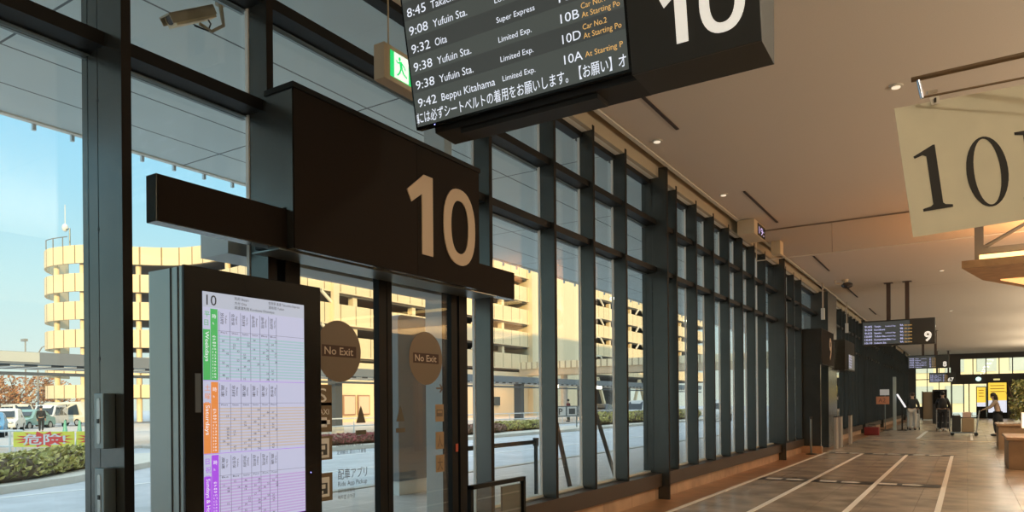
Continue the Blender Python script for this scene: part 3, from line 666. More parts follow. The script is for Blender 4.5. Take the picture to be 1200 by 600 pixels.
b = MB(); b.tube([(-.107, 2.5, 2.365), (.2, 2.53, 2.372), (.75, 2.6, 2.40)], .0035, 8); b.build('lower_rod', MC['brass_dark'], R)
b = MB(); b.tube([(-.118, 2.5, 2.425), (-.107, 2.5, 2.362)], .006, 10); b.build('link', mat('bright_chrome', (.6, .6, .7), .2, 1), R)
b = MB(); b.tube([(.7, 2.5, 2.43), (.7, 2.5, 4.95)], .006, 8); b.build('hanger_rod', MC['brass_dark'], R)

# ================================================================ WOOD CANOPY (right)
wood = mat('canopy_wood', (.42, .24, .11), .55, 0, .25, 6)
R = empty('wooden_canopy', (3, 16, 3.6), 'suspended light wooden canopy with warm strip light at the right edge', 'canopy')
K_ = 1.593
def kp_(x, y, z): return (x*K_, y*K_, 1.45+(z-1.45)*K_)
def kbx(mb, x0, x1, y0, y1, z0, z1):
    a = kp_(x0, y0, z0); c = kp_(x1, y1, z1); mb.box(a[0], c[0], a[1], c[1], a[2], min(c[2], 4.95))
poly = [(-.035, 8.72), (.16, 9.72), (.60, 10.67), (1.6, 11.9), (3.0, 12.6), (4.3, 12.6), (4.3, 8.72)]
zs_ = kp_(0, 0, 2.8)[2]
b = MB(); b.prism([(p[0]*K_, p[1]*K_) for p in poly], (0, 0, zs_), (1, 0, 0), (0, 1, 0), (0, 0, .12)); b.build('soffit', wood, R)
b = MB(); b.prism([(p[0]*K_, p[1]*K_) for p in [(.33, 9.76), (.62, 10.4), (1.7, 11.6), (3.0, 12.3), (4.2, 12.3), (4.2, 9.76)]], (0, 0, zs_-.02), (1, 0, 0), (0, 1, 0), (0, 0, .019)); b.build('light_panel', mat('canopy_light', (.9, .6, .3), .5, emit=1.3, ecol=(1, .50, .16)), R)
b = MB(); kbx(b, .12, 4.3, 8.78, 8.86, 2.875, 2.93); b.build('strip_light', mat('strip_led', (1, .8, .4), .5, emit=2.2, ecol=(1, .68, .25)), R)
b = MB(); kbx(b, .08, .16, 8.93, 9.01, 2.875, 4.95); kbx(b, .12, 4.3, 8.94, 8.99, 2.97, 3.03)
for pts_, r_ in (([(.15, 8.97, 3.03), (.9, 8.97, 3.45), (1.0, 8.97, 3.5)], .02), ([(.7, 8.97, 3.33), (.85, 8.97, 3.02)], .008), ([(.15, 8.97, 3.36), (1.6, 8.97, 3.4)], .008)): b.tube([kp_(*p) for p in pts_], r_*K_, 8)
b.build('steel_frame', mat('canopy_steel', (.20, .16, .13), .5, .3), R)
b = MB(); b.box(4.5, 4.7, 17, 17.2, 0, zs_); b.box(6.4, 6.6, 17, 17.2, 0, zs_); b.build('post', wood, R)
def area(name, loc, size, energy, col, rot=(0, 0, 0), sizey=None):
    l = bpy.data.lights.new(name, 'AREA'); l.energy = energy; l.color = col; l.size = size
    if sizey: l.shape = 'RECTANGLE'; l.size_y = sizey
    o = bpy.data.objects.new(name, l); COL.objects.link(o); o.location = loc; o.rotation_euler = rot; return o
WARM = (1, .62, .36); NEUT = (1, .91, .70)
area('canopy_uplight', (3.4, 16.4, 3.85), 5, 420, (1, .50, .2), (PI, 0, 0), 3)
# general hall lighting: warm upward fill added on the right to brighten the ceiling
for i, y in enumerate((-2, 6, 14, 22, 30, 38, 46, 54)):
    area('hall_fill_light', (5.5, y, 2.6), 3, 420, NEUT, (PI, math.radians(0), 0), 6)
    area('hall_downlight', (1.8, y, 4.92), .5, 95, NEUT, (0, 0, 0), .5)

# ================================================================ HALL FLOOR MARKS
for x, lab in ((-3.32, 'pale floor line nearest the glass wall'), (-2.40, 'second pale floor line from the glass wall'), (-1.34, 'third pale floor line from the glass wall'), (-.33, 'pale floor line farthest from the glass wall, at the right')):
    b = MB(); b.box(x-.035, x+.035, 5.5, 21.5, .0015, .0078); b.build('floor_line', tape_w, tags=(lab, 'floor marking', 'pale queue lines on the floor'))
for (y, x0, x1, lab) in ((13.87, -3.3, -.38, 'nearer black floor tape with white lettering crossing the queue lines'), (21.5, -3.2, -.3, 'farther black floor tape with white lettering at the end of the queue lines')):
    R = empty('floor_tape', ((x0+x1)/2, y, .004), lab, 'floor marking', 'black lettered tapes across the queue')
    b = MB(); b.box(x0, x1, y-.24, y+.24, .0045, .006); b.build('tape', tape_k, R)
    b = MB()
    for x in (x0+.12, x0+1.05, x0+2.0): b.box(x, x+.28, y-.12, y+.12, .0062, .007); b.prism([(x+.36, y-.11), (x+.62, y-.11), (x+.68, y+.03), (x+.55, y+.12), (x+.36, y+.09)], (0, 0, .0062), (1, 0, 0), (0, 1, 0), (0, 0, .001))
    b.build('lettering', tape_w, R)
b = MB(); b.box(-3.9, 1.0, 29.15, 29.3, .0015, .004); b.build('floor_line', tape_o, tags=('ochre floor line crossing the whole hall behind the queue lines', 'floor marking'))
b = MB(); b.box(-1.62, -1.5, 30.5, 38, .0015, .004); b.build('floor_line', white, tags=('bright white floor line between the man in white trousers and the person in black', 'floor marking'))
b = MB(); b.box(.1, .18, 30, 40, .0015, .004); b.build('floor_line', tape_w, tags=('faint floor line between the person in black and the luggage trolley', 'floor marking'))

# ================================================================ DOOR 9 AND FAR GATE BOXES
def gate_box(y0, y1, x0, lab, cat, kind):
    R = empty('gate_sign', (x0, (y0+y1)/2, 2.45), lab, cat)
    b = MB(); b.box(-3.95, x0, y0, y1, 2.45, 3.45); b.build('box_body', steel, R, bevel=.004)
    b = MB(); b.box(x0, x0+.008, y0+.01, y1-.01, 2.46, 3.44); b.build('front_panel', brn, R)
    b = MB()
    if kind == 9: b.text('9', (x0+.01, y0+1.25, 2.65), (0, 1, 0), (0, 0, 1), .62, bold=.02); b.build('number', MC['number_beige'], R)
    else:
        b.box(x0+.008, x0+.02, y0+.8, y1-.15, 2.5, 3.0); b.build('screen', scr2, R); b = MB()
        for j in range(5): b.text('10:%02d Bus' % (5*j), (x0+.022, y0+.85, 2.92-.09*j), (0, 1, 0), (0, 0, 1), .055, w=.7)
        b.build('screen_text', violet, R)
    return R
gate_box(21.2, 23.3, -3.36, 'far dark gate sign box with beige number 9 on the left wall', 'sign', 9)
gate_box(25.6, 28.0, -3.36, 'farther dark gate box with a small lit screen, beyond the gate 9 sign', 'sign', 8)
R = empty('door_3', (-3.7, 22.5, 0)); R['kind'] = 'structure'
b = MB(); b.box(-3.95, -3.4, 21.2, 21.3, .19, 2.45); b.build('side_panel', steel, R)
b = MB(); b.box(-3.97, -3.37, 21.18, 21.32, 0, .19); b.build('side_skirting', skirt, R)
for y in (21.35, 22.3, 23.2, 24.1, 25.6, 26.4):
    b = MB(); b.box(-3.9, -3.82, y, y+.07, 0, 2.45); b.build('stile', steel2, R)
b = MB(); b.box(-3.87, -3.86, 21.3, 24.1, .05, 2.45); b.box(-3.87, -3.86, 25.6, 28.0, .05, 2.45); b.build('leaf_glass', glassd, R)
b = MB(); b.box(-4.1, -3.6, 23.9, 25.6, 0, 4.83); b.build('wall_infill', steel, R)
for y, lab in ((23.1, 'nearest low grey guard post by the gate 9 door'), (24.0, 'middle low grey guard post by the gate 9 door'), (26.2, 'farthest low grey guard post, past the gate 9 door')):
    R = empty('guard_post', (-3.3, y, 0), lab, 'guard post', 'low guard posts at gate 9')
    b = MB(); b.box(-3.34, -3.26, y-.04, y+.3, 0, .95); b.build('post', mat('guard_grey', (.36, .33, .3), .5), R, bevel=.01)
    b = MB(); b.box(-3.35, -3.25, y-.05, y+.31, .95, .97); b.build('cap', steel2, R)
# belt post at left end
R = empty('belt_post', (-3.55, 20.6, 0), 'slim chrome belt barrier post against the wall near the gate 9 box', 'barrier post')
b = MB(); b.tube([(-3.55, 20.6, 0), (-3.55, 20.6, .02), (-3.55, 20.6, .03)], [.14, .14, .05], 20); b.build('base', blackm, R)
b = MB(); b.tube([(-3.55, 20.6, .02), (-3.55, 20.6, .95)], .025, 12); b.build('pole', alud, R)
b = MB(); b.tube([(-3.55, 20.6, .95), (-3.55, 20.6, 1.02)], .035, 12); b.build('belt_head', blackm, R)

# indoor low glass barrier by door 10
R = empty('guard_rail', (-3.25, 5.0, 0), 'low dark framed glass guard rail standing right of the gate 10 doors', 'guard rail')
gx0 = -3.28
b = MB()
for y in (4.545, 5.33): b.box(gx0-.02, gx0+.02, y-.018, y+.018, 0, .81)
b.box(gx0-.02, gx0+.02, 4.527, 5.348, .775, .81)
b.build('frame', steel2, R, bevel=.003)
b = MB(); b.box(gx0-.004, gx0+.004, 4.565, 5.31, .08, .775); b.build('glass_panel', glassd, R)
b = MB(); b.box(gx0-.03, gx0-.01, 5.02, 5.31, .08, .75); b.build('grey_panel', mat('guard_panel', (.10, .10, .09), .5), R)
b = MB(); b.box(gx0-.05, gx0+.05, 4.5, 4.59, 0, .012); b.box(gx0-.05, gx0+.05, 5.285, 5.375, 0, .012); b.build('foot_plate', steel2, R)

# ================================================================ OUTSIDE: ground, canopy
b = MB(); b.box(-260, -9.5, -60, 260, -.5, -.2); struct(b, 'ground_road', asph)
b = MB(); b.box(-9.3, -4.12, -10, 110, -.4, -.08, 0); b.box(-9.5, -9.3, -10, 110, -.4, -.06, 1); struct(b, 'ground_pavement', [pave, conc])
b = MB(); b.box(-60, -26.5, 16, 140, -.4, -.1); b.box(-60, -27.5, 5, 16, -.4, -.1); struct(b, 'ground_far_pavement', mat('far_paving', (.62, .55, .48), .8, 0, .1, 2))
R = empty('entrance_canopy', (-6.8, 30, 4.95)); R['kind'] = 'structure'; tag(R, 'long grey panelled outdoor canopy above the pavement behind the glass wall', 'canopy')
b = MB(); b.box(-9.58, -4.13, -12, 80, 4.95, 5.15); b.build('soffit', soff, R)
b = MB(); b.box(-9.66, -9.58, -12, 80, 4.93, 5.2); b.build('fascia', mat('fascia_white', (.8, .76, .68), .5), R)
for j in range(56):
    y = 3.0+.42*j*(1+.01*j); b = MB(); b.box(-9.69, -9.65, y-.02, y+.02, 4.86, 4.95); b.build('gutter_clip', alu, R)
colm = mat('column_silver', (.42, .45, .46), .5, 0)
labs = ['silver grey canopy post right behind the second glass door leaf', 'silver grey canopy post seen between the fins past the first tall fin', 'silver grey canopy post outside, third along the glass wall', 'silver grey canopy post outside, fourth along the glass wall', 'silver grey canopy post outside, fifth along the glass wall', 'silver grey canopy post outside, farthest along the glass wall']
for i, lab in enumerate(labs):
    y = 6.87+8.12*i; R = empty('canopy_post', (-5.46, y, -.08), lab, 'post', 'posts carrying the outdoor canopy')
    b = MB(); b.box(-5.62, -5.3, y, y+.15, -.08, 4.95); b.build('post', colm, R, bevel=.006)
    b = MB(); b.box(-5.68, -5.24, y-.05, y+.2, -.08, -.04); b.build('base_plate', alud, R)
# outside door hood
b = MB(); b.box(-4.42, -4.125, 3.0, 5.5, 2.46, 2.66); b.build('door_hood', mat('hood_grey', (.62, .67, .72), .5), tags=('grey outdoor hood above the sliding glass doors', 'hood'))
# information totem
R = empty('information_totem', (-8.1, 9.5, -.08), 'tall grey information totem on a white base outside behind the second door leaf', 'totem')
b = MB(); rr = .08
pl_ = [(9.06, .16), (9.95, .16)] + [(9.95-rr+rr*math.cos(a), 2.95-rr+rr*math.sin(a)) for a in (0, PI/4, PI/2)] + [(9.06+rr-rr*math.sin(a), 2.95-rr+rr*math.cos(a)) for a in (0, PI/4, PI/2)]
b.prism(pl_, (-8.0, 0, 0), (0, 1, 0), (0, 0, 1), (-.2, 0, 0)); b.build('panel', mat('totem_grey', (.20, .21, .22), .35), R)
b = MB(); b.box(-8.17, -8.03, 9.1, 9.9, -.08, .17); b.build('base', white, R)
b = MB(); b.text('ご案内', (-7.995, 9.35, 2.1), (0, 1, 0), (0, 0, 1), .07); b.text('Information', (-7.995, 9.35, 1.98), (0, 1, 0), (0, 0, 1), .05); b.build('lettering', mat('totem_text', (.32, .25, .2), .5), R)
# black barrier and leaning posts outside
R = empty('outdoor_barrier', (-5.55, 8.4, -.08), 'black post and belt barrier outside the glass by the gate 10 doors', 'barrier')
for y in (7.25, 9.37):
    b = MB(); b.tube([(-5.53, y, -.08), (-5.53, y, .82)], .03, 12); b.build('post', blackm, R)
    b = MB(); b.tube([(-5.53, y, .80), (-5.53, y, .92)], .045, 12); b.build('belt_head', blackm, R)
    b = MB(); b.tube([(-5.53, y, -.08), (-5.53, y, -.06)], .13, 20); b.build('base', blackm, R)
b = MB(); b.box(-5.54, -5.52, 7.28, 9.34, .83, .89); b.build('belt', blackm, R)
for i, (ya, yb, za, lab) in enumerate(((10.65, 10.1, 1.22, 'dark slanted post outside the glass, nearer of the two leaning ones'), (12.5, 11.62, 1.24, 'dark slanted post outside the glass, farther of the two leaning ones'))):
    R = empty('slanted_post', (-5.6, ya, -.08), lab, 'post', 'slanted dark posts outside')
    b = MB(); b.bar((-5.6, ya, -.08), (-5.6, yb, za), .05, .07); b.build('post', mat('post_umber', (.10, .085, .075), .5), R, bevel=.004)
    b = MB(); b.box(-5.68, -5.52, ya-.09, ya+.09, -.08, -.07); b.build('base_plate', steel2, R)
# road lines
for pts, lab in (([(-14.86, -6), (-14.86, 9.2)], 'white line on the road by the left hedge kerb'), ([(-10.0, 9), (-10.0, 60)], 'white edge line on the road nearest the pavement'), ([(-13.2, 11), (-13.2, 70)], 'white lane line in the middle of the road'), ([(-17.2, 13), (-17.2, 70)], 'white line on the road beside the far hedge kerb')):
    b = MB(); (x0, y0), (x1, y1) = pts; b.box(x0-.06, x0+.06, y0, y1, -.2, -.192); b.build('road_line', mat('road_paint', (.8, .8, .78), .6), tags=(lab, 'road marking', 'white lines on the road'))
# ---------------------------------------------------------------- foliage
def leafmat(n, c): return mat(n, c, .7, 0, .35, 3)
def leaves(mb, n, fn, size, mi=0):
    for _ in range(n):
        p = Vector(fn()); a = Vector((random.gauss(0, 1), random.gauss(0, 1), random.gauss(0, 1))).normalized(); t = a.orthogonal().normalized(); u = a.cross(t); s_ = size*random.uniform(.6, 1.3)
        mb.add([p-t*s_, p+u*s_*.55, p+t*s_, p-u*s_*.55], [(0, 1, 2, 3)], mi)
def hedge(name, path, wd, z0, z1, cols, lab, nper=260, size=.06, cat='hedge'):
    R = empty(name, (sum(p[0] for p in path)/len(path), sum(p[1] for p in path)/len(path), z0), lab, cat)
    b = MB(); cr_ = MB()
    for (a, c) in zip(path[:-1], path[1:]):
        A, C_ = Vector((*a, 0)), Vector((*c, 0)); d = C_-A; L = d.length; d.normalize(); n_ = Vector((-d.y, d.x, 0))
        segs = max(2, int(L/.4)); rings = []
        for i in range(segs+1):
            p = A+d*L*i/segs; q = random.uniform(.86, 1.0)
            rings.append([p+n_*(wd/2*q)*math.cos(t)*1.0+Vector((0, 0, z0+(z1-z0)*q*(.5+.5*math.sin(t)))) for t in [(-PI/2)+2*PI*k/10 for k in range(10)]])
        cr_.loft(rings, 0)
        def fn():
            t = random.uniform(-.6, PI+.6); return A + d*random.uniform(0, L) + n_*(wd/2)*math.cos(t)*random.uniform(.9, 1.05) + Vector((0, 0, z0+(z1-z0)*(.5+.52*math.sin(t)*random.uniform(.85, 1.08))))
        leaves(b, int(nper*L), fn, size, 0); leaves(b, int(nper*L*.5), fn, size, 1)
    cr_.build('inner_twigs', cols[2], R); o = b.build('foliage', [cols[0], cols[1]], R)
    return R
gA, gB, gC = leafmat('leaf_olive', (.42, .40, .13)), leafmat('leaf_yellow', (.66, .58, .22)), leafmat('twig_brown', (.16, .11, .06))
rA, rB = leafmat('leaf_red', (.42, .12, .12)), leafmat('leaf_pink', (.50, .22, .18))
hedge('hedge', [(-15.2, 2.5), (-16.6, 6.9), (-18.8, 9.4)], 1.0, -.1, .48, (gA, gB, gC), 'olive green clipped hedge beyond the road seen through the leftmost pane', 230, .07)
hedge('hedge', [(-20.0, 17.5), (-19.9, 22.3)], 1.0, -.05, .33, (rA, rB, gC), 'low red leaved hedge across the road seen through the first glass door', 260, .06)
hedge('hedge', [(-20.3, 22.4), (-20.5, 31.0)], 1.0, -.05, .40, (leafmat('leaf_rust', (.36, .20, .15)), gC, gC), 'low rust brown hedge across the road seen right of the door operator bar', 160, .08)
hedge('hedge', [(-20.9, 31.2), (-21.1, 37.5)], 1.0, -.05, .45, (gB, gA, gC), 'low yellow green hedge on the median left of the parking sign board', 150, .09)
hedge('hedge', [(-20.9, 42.5), (-20.9, 64)], 1.2, -.05, .75, (gB, gA, gC), 'longer green hedge on the median right of the parking sign board', 90, .10)
# kerb island
b = MB(); b.prism([(-14.9, 2), (-15.1, 5.5), (-16.3, 8.0), (-18.6, 11.0), (-19.0, 13), (-18.9, 16.5), (-19.2, 70), (-21.8, 70), (-22.0, 15), (-22.4, 12.5), (-20.6, 9.4), (-18.2, 6.0), (-17.0, 2)][::-1], (0, 0, -.25), (1, 0, 0), (0, 1, 0), (0, 0, .2)); struct(b, 'ground_median_kerb', mat('kerb_pale', (.66, .62, .54), .8, 0, .08, 3))
# ---------------------------------------------------------------- banners on the guard rail
yel = mat('banner_yellow', (.85, .78, .10), .6); red = mat('banner_red', (.80, .07, .06), .6)
bdir = Vector((.844, .536, 0)); bn_ = Vector((.536, -.844, 0))
def banner(p0, Wd, words, lab, zb, zt, star=True):
    p0 = Vector(p0); R = empty('warning_banner', p0 + Vector((Wd/2*.844, Wd/2*.536, zb)), lab, 'banner', 'yellow and red warning banners on the rail')
    b = MB(); b.prism([(0, zb), (Wd, zb), (Wd, zt), (0, zt)], p0, bdir, (0, 0, 1), -bn_*.01); b.build('cloth', yel, R)
    for q_ in (.04, Wd-.04):
        b = MB(); pp_ = p0+bdir*q_-bn_*.03; b.tube([pp_+Vector((0, 0, -.2)), pp_+Vector((0, 0, zt+.02))], .02, 8); b.build('pole', white, R)
    if star:
        pts = []; H_ = (zt+zb)/2
        for k_ in range(28):
            a = 2*PI*k_/28; r_ = 1.08 if k_ % 2 == 0 else .66
            pts.append((Wd/2+r_*Wd*.46*math.cos(a), H_+r_*(zt-zb)*.5*math.sin(a)))
        b = MB(); b.prism(pts, p0+bn_*.002, bdir, (0, 0, 1), bn_*.004); b.build('red_burst', red, R)
    b = MB(); b.text(words, p0+bdir*Wd*.16+Vector((0, 0, zb+(zt-zb)*.12))+bn_*.008, bdir, (0, 0, 1), (zt-zb)*.74, w=Wd*(.70 if len(words) > 1 else .3), fith=True, bold=.018); b.build('lettering', white if star else red, R)
    return R
banner((-21.35, 8.93, 0), 1.62, '危険!', 'yellow banner with red burst and white Japanese danger lettering above the hedge', .40, .80)
banner((-19.95, 9.83, 0), 1.3, '乗', 'second yellow banner with a white Japanese character, mostly behind the first steel fin', .40, .80)
banner((-18.2, 11.0, 0), 1.0, '危険!', 'third yellow and red banner glimpsed between first fin and kiosk', .40, .80)
# white railings
def railing(a, c, n_, z0, z1, lab, rails=(1.0, .55), r_=.03, m_=None):
    a, c = Vector(a), Vector(c); R = empty('railing', (a+c)/2+Vector((0, 0, z0)), lab, 'railing', 'white pipe railings across the road')
    for i in range(n_+1):
        p = a.lerp(c, i/n_); b = MB(); b.tube([p+Vector((0, 0, z0)), p+Vector((0, 0, z1))], r_, 8); b.build('post', m_ or white, R)
    for q in rails:
        b = MB(); z = z0+(z1-z0)*q; b.tube([a+Vector((0, 0, z)), c+Vector((0, 0, z))], r_, 8); b.build('rail', m_ or white, R)
railing((-23.2, 8.1, 0), (-21.45, 9.2, 0), 6, -.1, .82, 'white pipe railing behind the left hedge carrying the banners')
railing((-26.5, 17, 0), (-26.5, 33, 0), 10, -.1, .75, 'white pipe railing across the road seen through the first glass door')
railing((-26.3, 33.5, 0), (-26.3, 60, 0), 14, -.1, .75, 'white pipe railing farther along the road right of the doors')
# parking sign board on the median
R = empty('parking_sign_board', (-20.3, 39.6, .4), 'low grey board with letter P and car pictogram above the median', 'sign')
b = MB(); b.box(-20.35, -20.28, 36.6, 42.3, .62, 1.26); b.build('panel', mat('sign_grey', (.12, .13, .14), .5), R)
for y in (36.9, 39.4, 42.0):
    b = MB(); b.box(-20.34, -20.29, y-.04, y+.04, -.1, .62); b.build('leg', alud, R)
b = MB(); b.box(-20.28, -20.27, 36.7, 37.9, .68, 1.2); b.box(-20.28, -20.27, 38.1, 39.3, .68, 1.2); b.build('white_field', stw, R)
b = MB(); b.text('P', (-20.26, 37.0, .76), (0, 1, 0), (0, 0, 1), .36, w=.5, bold=.02); b.box(-20.27, -20.26, 38.3, 39.1, .76, 1.1); b.build('symbol', mat('sign_ink', (.06, .06, .06), .5), R)
b = MB(); b.text('駐車場', (-20.26, 39.5, 1.0), (0, 1, 0), (0, 0, 1), .18, w=1.2); b.text('Car Park', (-20.26, 39.5, .74), (0, 1, 0), (0, 0, 1), .18, w=1.2); b.text('料金所', (-20.26, 41.0, 1.0), (0, 1, 0), (0, 0, 1), .18, w=1.0); b.text('Exit', (-20.26, 41.0, .74), (0, 1, 0), (0, 0, 1), .18, w=.8); b.build('lettering', stw, R)
# ---------------------------------------------------------------- covered walkway
R = empty('covered_walkway', (-29, 35, -.1), 'long dark roofed walkway across the road in front of the parking building', 'walkway')
wk = mat('walkway_dark', (.09, .10, .11), .5)
b = MB(); b.box(-31.4, -28.6, 4, 90, 3.02, 3.42); b.build('roof', wk, R)
b = MB(); b.box(-28.6, -28.52, 4, 90, 3.0, 3.45); b.build('fascia', mat('walkway_fascia', (.20, .22, .24), .5), R)
b = MB(); b.box(-31.2, -28.7, 4, 90, 2.93, 3.0); b.build('soffit', mat('walkway_soffit', (.75, .8, .82), .5, lines={'l': [(1, .9, 0, .22)], 'c': (.10, .11, .12)}), R)
b = MB(); b.box(-28.62, -28.56, 4, 90, 2.6, 2.72); b.build('beam', wk, R)
b = MB(); b.box(-28.53, -28.5, 4, 12.8, 3.08, 3.44); b.build('pale_name_panel', mat('panel_pale', (.55, .56, .50), .5), R)
b = MB(); b.text("EN'S", (-28.49, 10.2, 3.14), (0, 1, 0), (0, 0, 1), .22); b.build('lettering', mat('panel_letter', (.1, .1, .12), .5), R)
for y in (9, 28.0, 47.15, 57.8, 68, 78):
    b = MB(); b.box(-29.6, -29.0, y-.25, y+.25, -.1, 3.02); b.build('post', mat('walkway_post', (.10, .11, .12), .4, .2), R)
    b = MB(); b.box(-29.7, -28.9, y-.35, y+.35, -.1, .9) if False else b.box(-29.65, -28.95, y-.3, y+.3, -.1, .25); b.build('post_base', conc, R)
lampw = mat('walkway_lamp', (1, .9, .7), .5, emit=3, ecol=(1, .9, .7))
for y in (51.5, 59.8):
    b = MB(); b.box(-28.9, -28.5, y-.6, y+.6, 2.68, 2.95); b.build('lamp', lampw, R)
# ---------------------------------------------------------------- parking building
PK = empty('parking_building', (-56, 85, -.1), 'large cream multi storey car park with parapet bands and V shaped braces', 'building')
FX = -46.0
tops = (7.4, 10.2, 13.0, 15.8, 18.7)
for (ya, yb) in ((38.0, 76.5), (92.5, 150)):
    for tz in tops:
        b = MB(); b.box(FX-.25, FX, ya, yb, tz-1.75, tz); b.box(FX-.3, FX+.04, ya, yb, tz-1.81, tz-1.71, 1); b.build('parapet', [cream, creamp], PK)
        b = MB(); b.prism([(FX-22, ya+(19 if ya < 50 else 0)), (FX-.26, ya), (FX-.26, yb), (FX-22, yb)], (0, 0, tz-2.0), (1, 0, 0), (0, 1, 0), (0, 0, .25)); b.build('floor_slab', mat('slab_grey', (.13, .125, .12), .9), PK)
        for y in [ya+.4+8.1*j for j in range(int((yb-ya)/8.1)+1)]:
            b = MB(); b.box(FX-.9, FX-.3, y, y+.5, tz-.02, tz+.8); b.build('column', creamp, PK)
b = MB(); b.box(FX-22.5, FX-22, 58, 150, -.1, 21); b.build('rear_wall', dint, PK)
b = MB(); b.box(FX-.45, FX-.15, 38, 76.5, -.1, 5.2); b.build('ground_wall', creamp, PK)
for (ya, yb) in ((38.0, 76.5), (92.5, 140)):
    for y in [ya+3.8+8.1*j for j in range(int((yb-ya)/8.1))]:
        if ya < 50 and y < 66 and not (y < 46): continue
        for tz in tops[1:] if ya > 50 else tops[1:]:
            b = MB(); z0 = tz-2.8-.6; z1 = tz-1.77
            b.bar((FX-.1+.14, y-1.9, z0+.6), (FX-.1+.14, y-.5, z1+.02), .22, .18, 0, (0, 0, 1)); b.bar((FX+.04, y-.6, z1-.08), (FX+.04, y+.6, z1-.08), .22, .18, 0, (0, 0, 1)); b.bar((FX+.04, y+.5, z1), (FX+.04, y+1.9, z0+.6), .22, .18, 0, (0, 0, 1))
            b.build('brace', mat('brace_cream', (.86, .76, .58), .7), PK)
b = MB()
b.box(FX-8, FX+.5, 76.5, 92.5, -.1, 24); b.build('stair_tower', creamp, PK)
b = MB(); b.box(FX+.5, FX+.62, 79.2, 79.5, -.1, 24); b.build('tower_rib', creamp, PK)
# fluted column row on the ground right of the tower and V braces
for y in (96, 104, 112, 120, 128):
    b = MB(); b.bar((FX, y-3, -.1), (FX, y, 5.1), .4, .4, 0, (0, 0, 1)); b.bar((FX, y+3, -.1), (FX, y, 5.1), .4, .4, 0, (0, 0, 1)); b.build('ground_brace', creamp, PK)
for y in (43.2,):
    for j in range(2):
        b = MB(); b.bar((FX+.1, y-3.6+3.6*j, 13.2), (FX+.1, y-1.8+3.6*j, 15.4) if j == 0 else (FX+.1, y-1.8, 15.4), .3, .2, 0, (0, 0, 1)); b.build('brace', MC['brace_cream'], PK)
b = MB(); b.box(FX-.05, FX+.35, 43.6, 44.2, -.1, 15.7); b.build('pilaster', creamp, PK)
b = MB(); b.box(FX-.1, FX+.05, 54.3, 56.4, -.1, 2.3); b.build('service_door', mat('door_pale', (.8, .82, .82), .5), PK)
for y in (44.9, 46.7):
    b = MB(); b.box(FX-.1, FX+.02, y, y+1.5, .5, 2.3); b.build('poster_frame', mat('poster_frame', (.35, .22, .16), .6), PK)
    b = MB(); b.box(FX+.02, FX+.05, y+.12, y+1.38, .62, 2.18); b.build('poster_sheet', mat('poster_sheet', (.72, .55, .42), .6), PK)
for y in (64.8, 67.6):
    b = MB(); b.box(FX-.1, FX+.03, y, y+2.2, 1.2, 2.2); b.build('window', mat('wall_window', (.05, .06, .06), .2), PK)
# ramp
RP = empty('car_park_ramp', (-66, 42, -.1), 'cream curved spiral ramp tower of the car park, open between its parapet bands', 'building')
path = [(-84, 40.5), (-81.2, 37.2), (-78.05, 35.72), (-75.14, 35.9), (-72.85, 36.65), (-71.03, 38.2), (-69.49, 40.09), (-66.92, 42.4), (-64.15, 43.24), (-60.58, 43.3), (-57.05, 42.9), (-52, 41.6)]
def smooth(p, n=4):
    out = []
    for i in range(len(p)-1):
        p0, p1, p2, p3 = [Vector(p[max(0, min(len(p)-1, j))]) for j in (i-1, i, i+1, i+2)]
        for k_ in range(n):
            t = k_/n; out.append(.5*((2*p1)+(-p0+p2)*t+(2*p0-5*p1+4*p2-p3)*t*t+(-p0+3*p1-3*p2+p3)*t**3))
    out.append(Vector(p[-1])); return out
sp_ = smooth(path)
nrm = []
for i in range(len(sp_)):
    d = (sp_[min(i+1, len(sp_)-1)]-sp_[max(i-1, 0)]).normalized(); nrm.append(Vector((-d.y, d.x)))
crr = mat('ramp_panel', (.86, .68, .42), .8, 0, .05, .4, lines={'l': [(0, 1.45, .3, .06)], 'c': (.30, .22, .12)})
for tz in (17.3, 14.55, 11.8, 9.05, 6.3, 3.6):
    b = MB(); hb = 1.3 if tz < 4 else 1.76
    b.loft([[Vector((p.x+n_.x*o_, p.y+n_.y*o_, z)) for o_, z in ((0, tz-hb), (0, tz), (.25, tz), (.25, tz-hb))] for p, n_ in zip(sp_, nrm)], 0, True, False); b.build('parapet', crr, RP)
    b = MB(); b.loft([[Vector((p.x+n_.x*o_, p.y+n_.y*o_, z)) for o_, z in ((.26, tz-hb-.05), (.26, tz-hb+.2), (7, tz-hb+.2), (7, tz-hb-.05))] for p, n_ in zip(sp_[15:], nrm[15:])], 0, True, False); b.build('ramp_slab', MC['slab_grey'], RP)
for i in (9, 15, 17, 24, 30, 36, 40, 43):
    p, n_ = sp_[i], nrm[i]; b = MB(); b.tube([(p.x+n_.x*.7, p.y+n_.y*.7, -.1), (p.x+n_.x*.7, p.y+n_.y*.7, 15.6)], .27, 12); b.build('column', creamp, RP)
b = MB()
pts_ = [Vector((sp_[i].x, sp_[i].y, 17.3)) for i in range(8, 14, 1)]
b.tube([p+Vector((0, 0, .9)) for p in pts_], .05, 6)
for p in pts_[::2]: b.tube([p, p+Vector((0, 0, .9))], .05, 6)
b.build('top_railing', mat('rail_grey', (.2, .22, .22), .5), RP)
R = empty('antenna_mast', (-75.6, 38, 17.3), 'thin mast with white antennas on top of the spiral ramp', 'mast')
b = MB(); b.tube([(-75.6, 36.8, 16.0), (-75.6, 36.8, 19.3)], .07, 8); b.tube([(-76.3, 36.8, 19.3), (-75.6, 36.8, 19.3)], .05, 6); b.build('pole', alud, R)
b = MB(); b.ell((-76.5, 36.8, 19.5), (.3, .3, .4)); b.tube([(-76.5, 36.8, 19.5), (-76.5, 36.8, 21.8)], .04, 6); b.build('antenna', white, R)
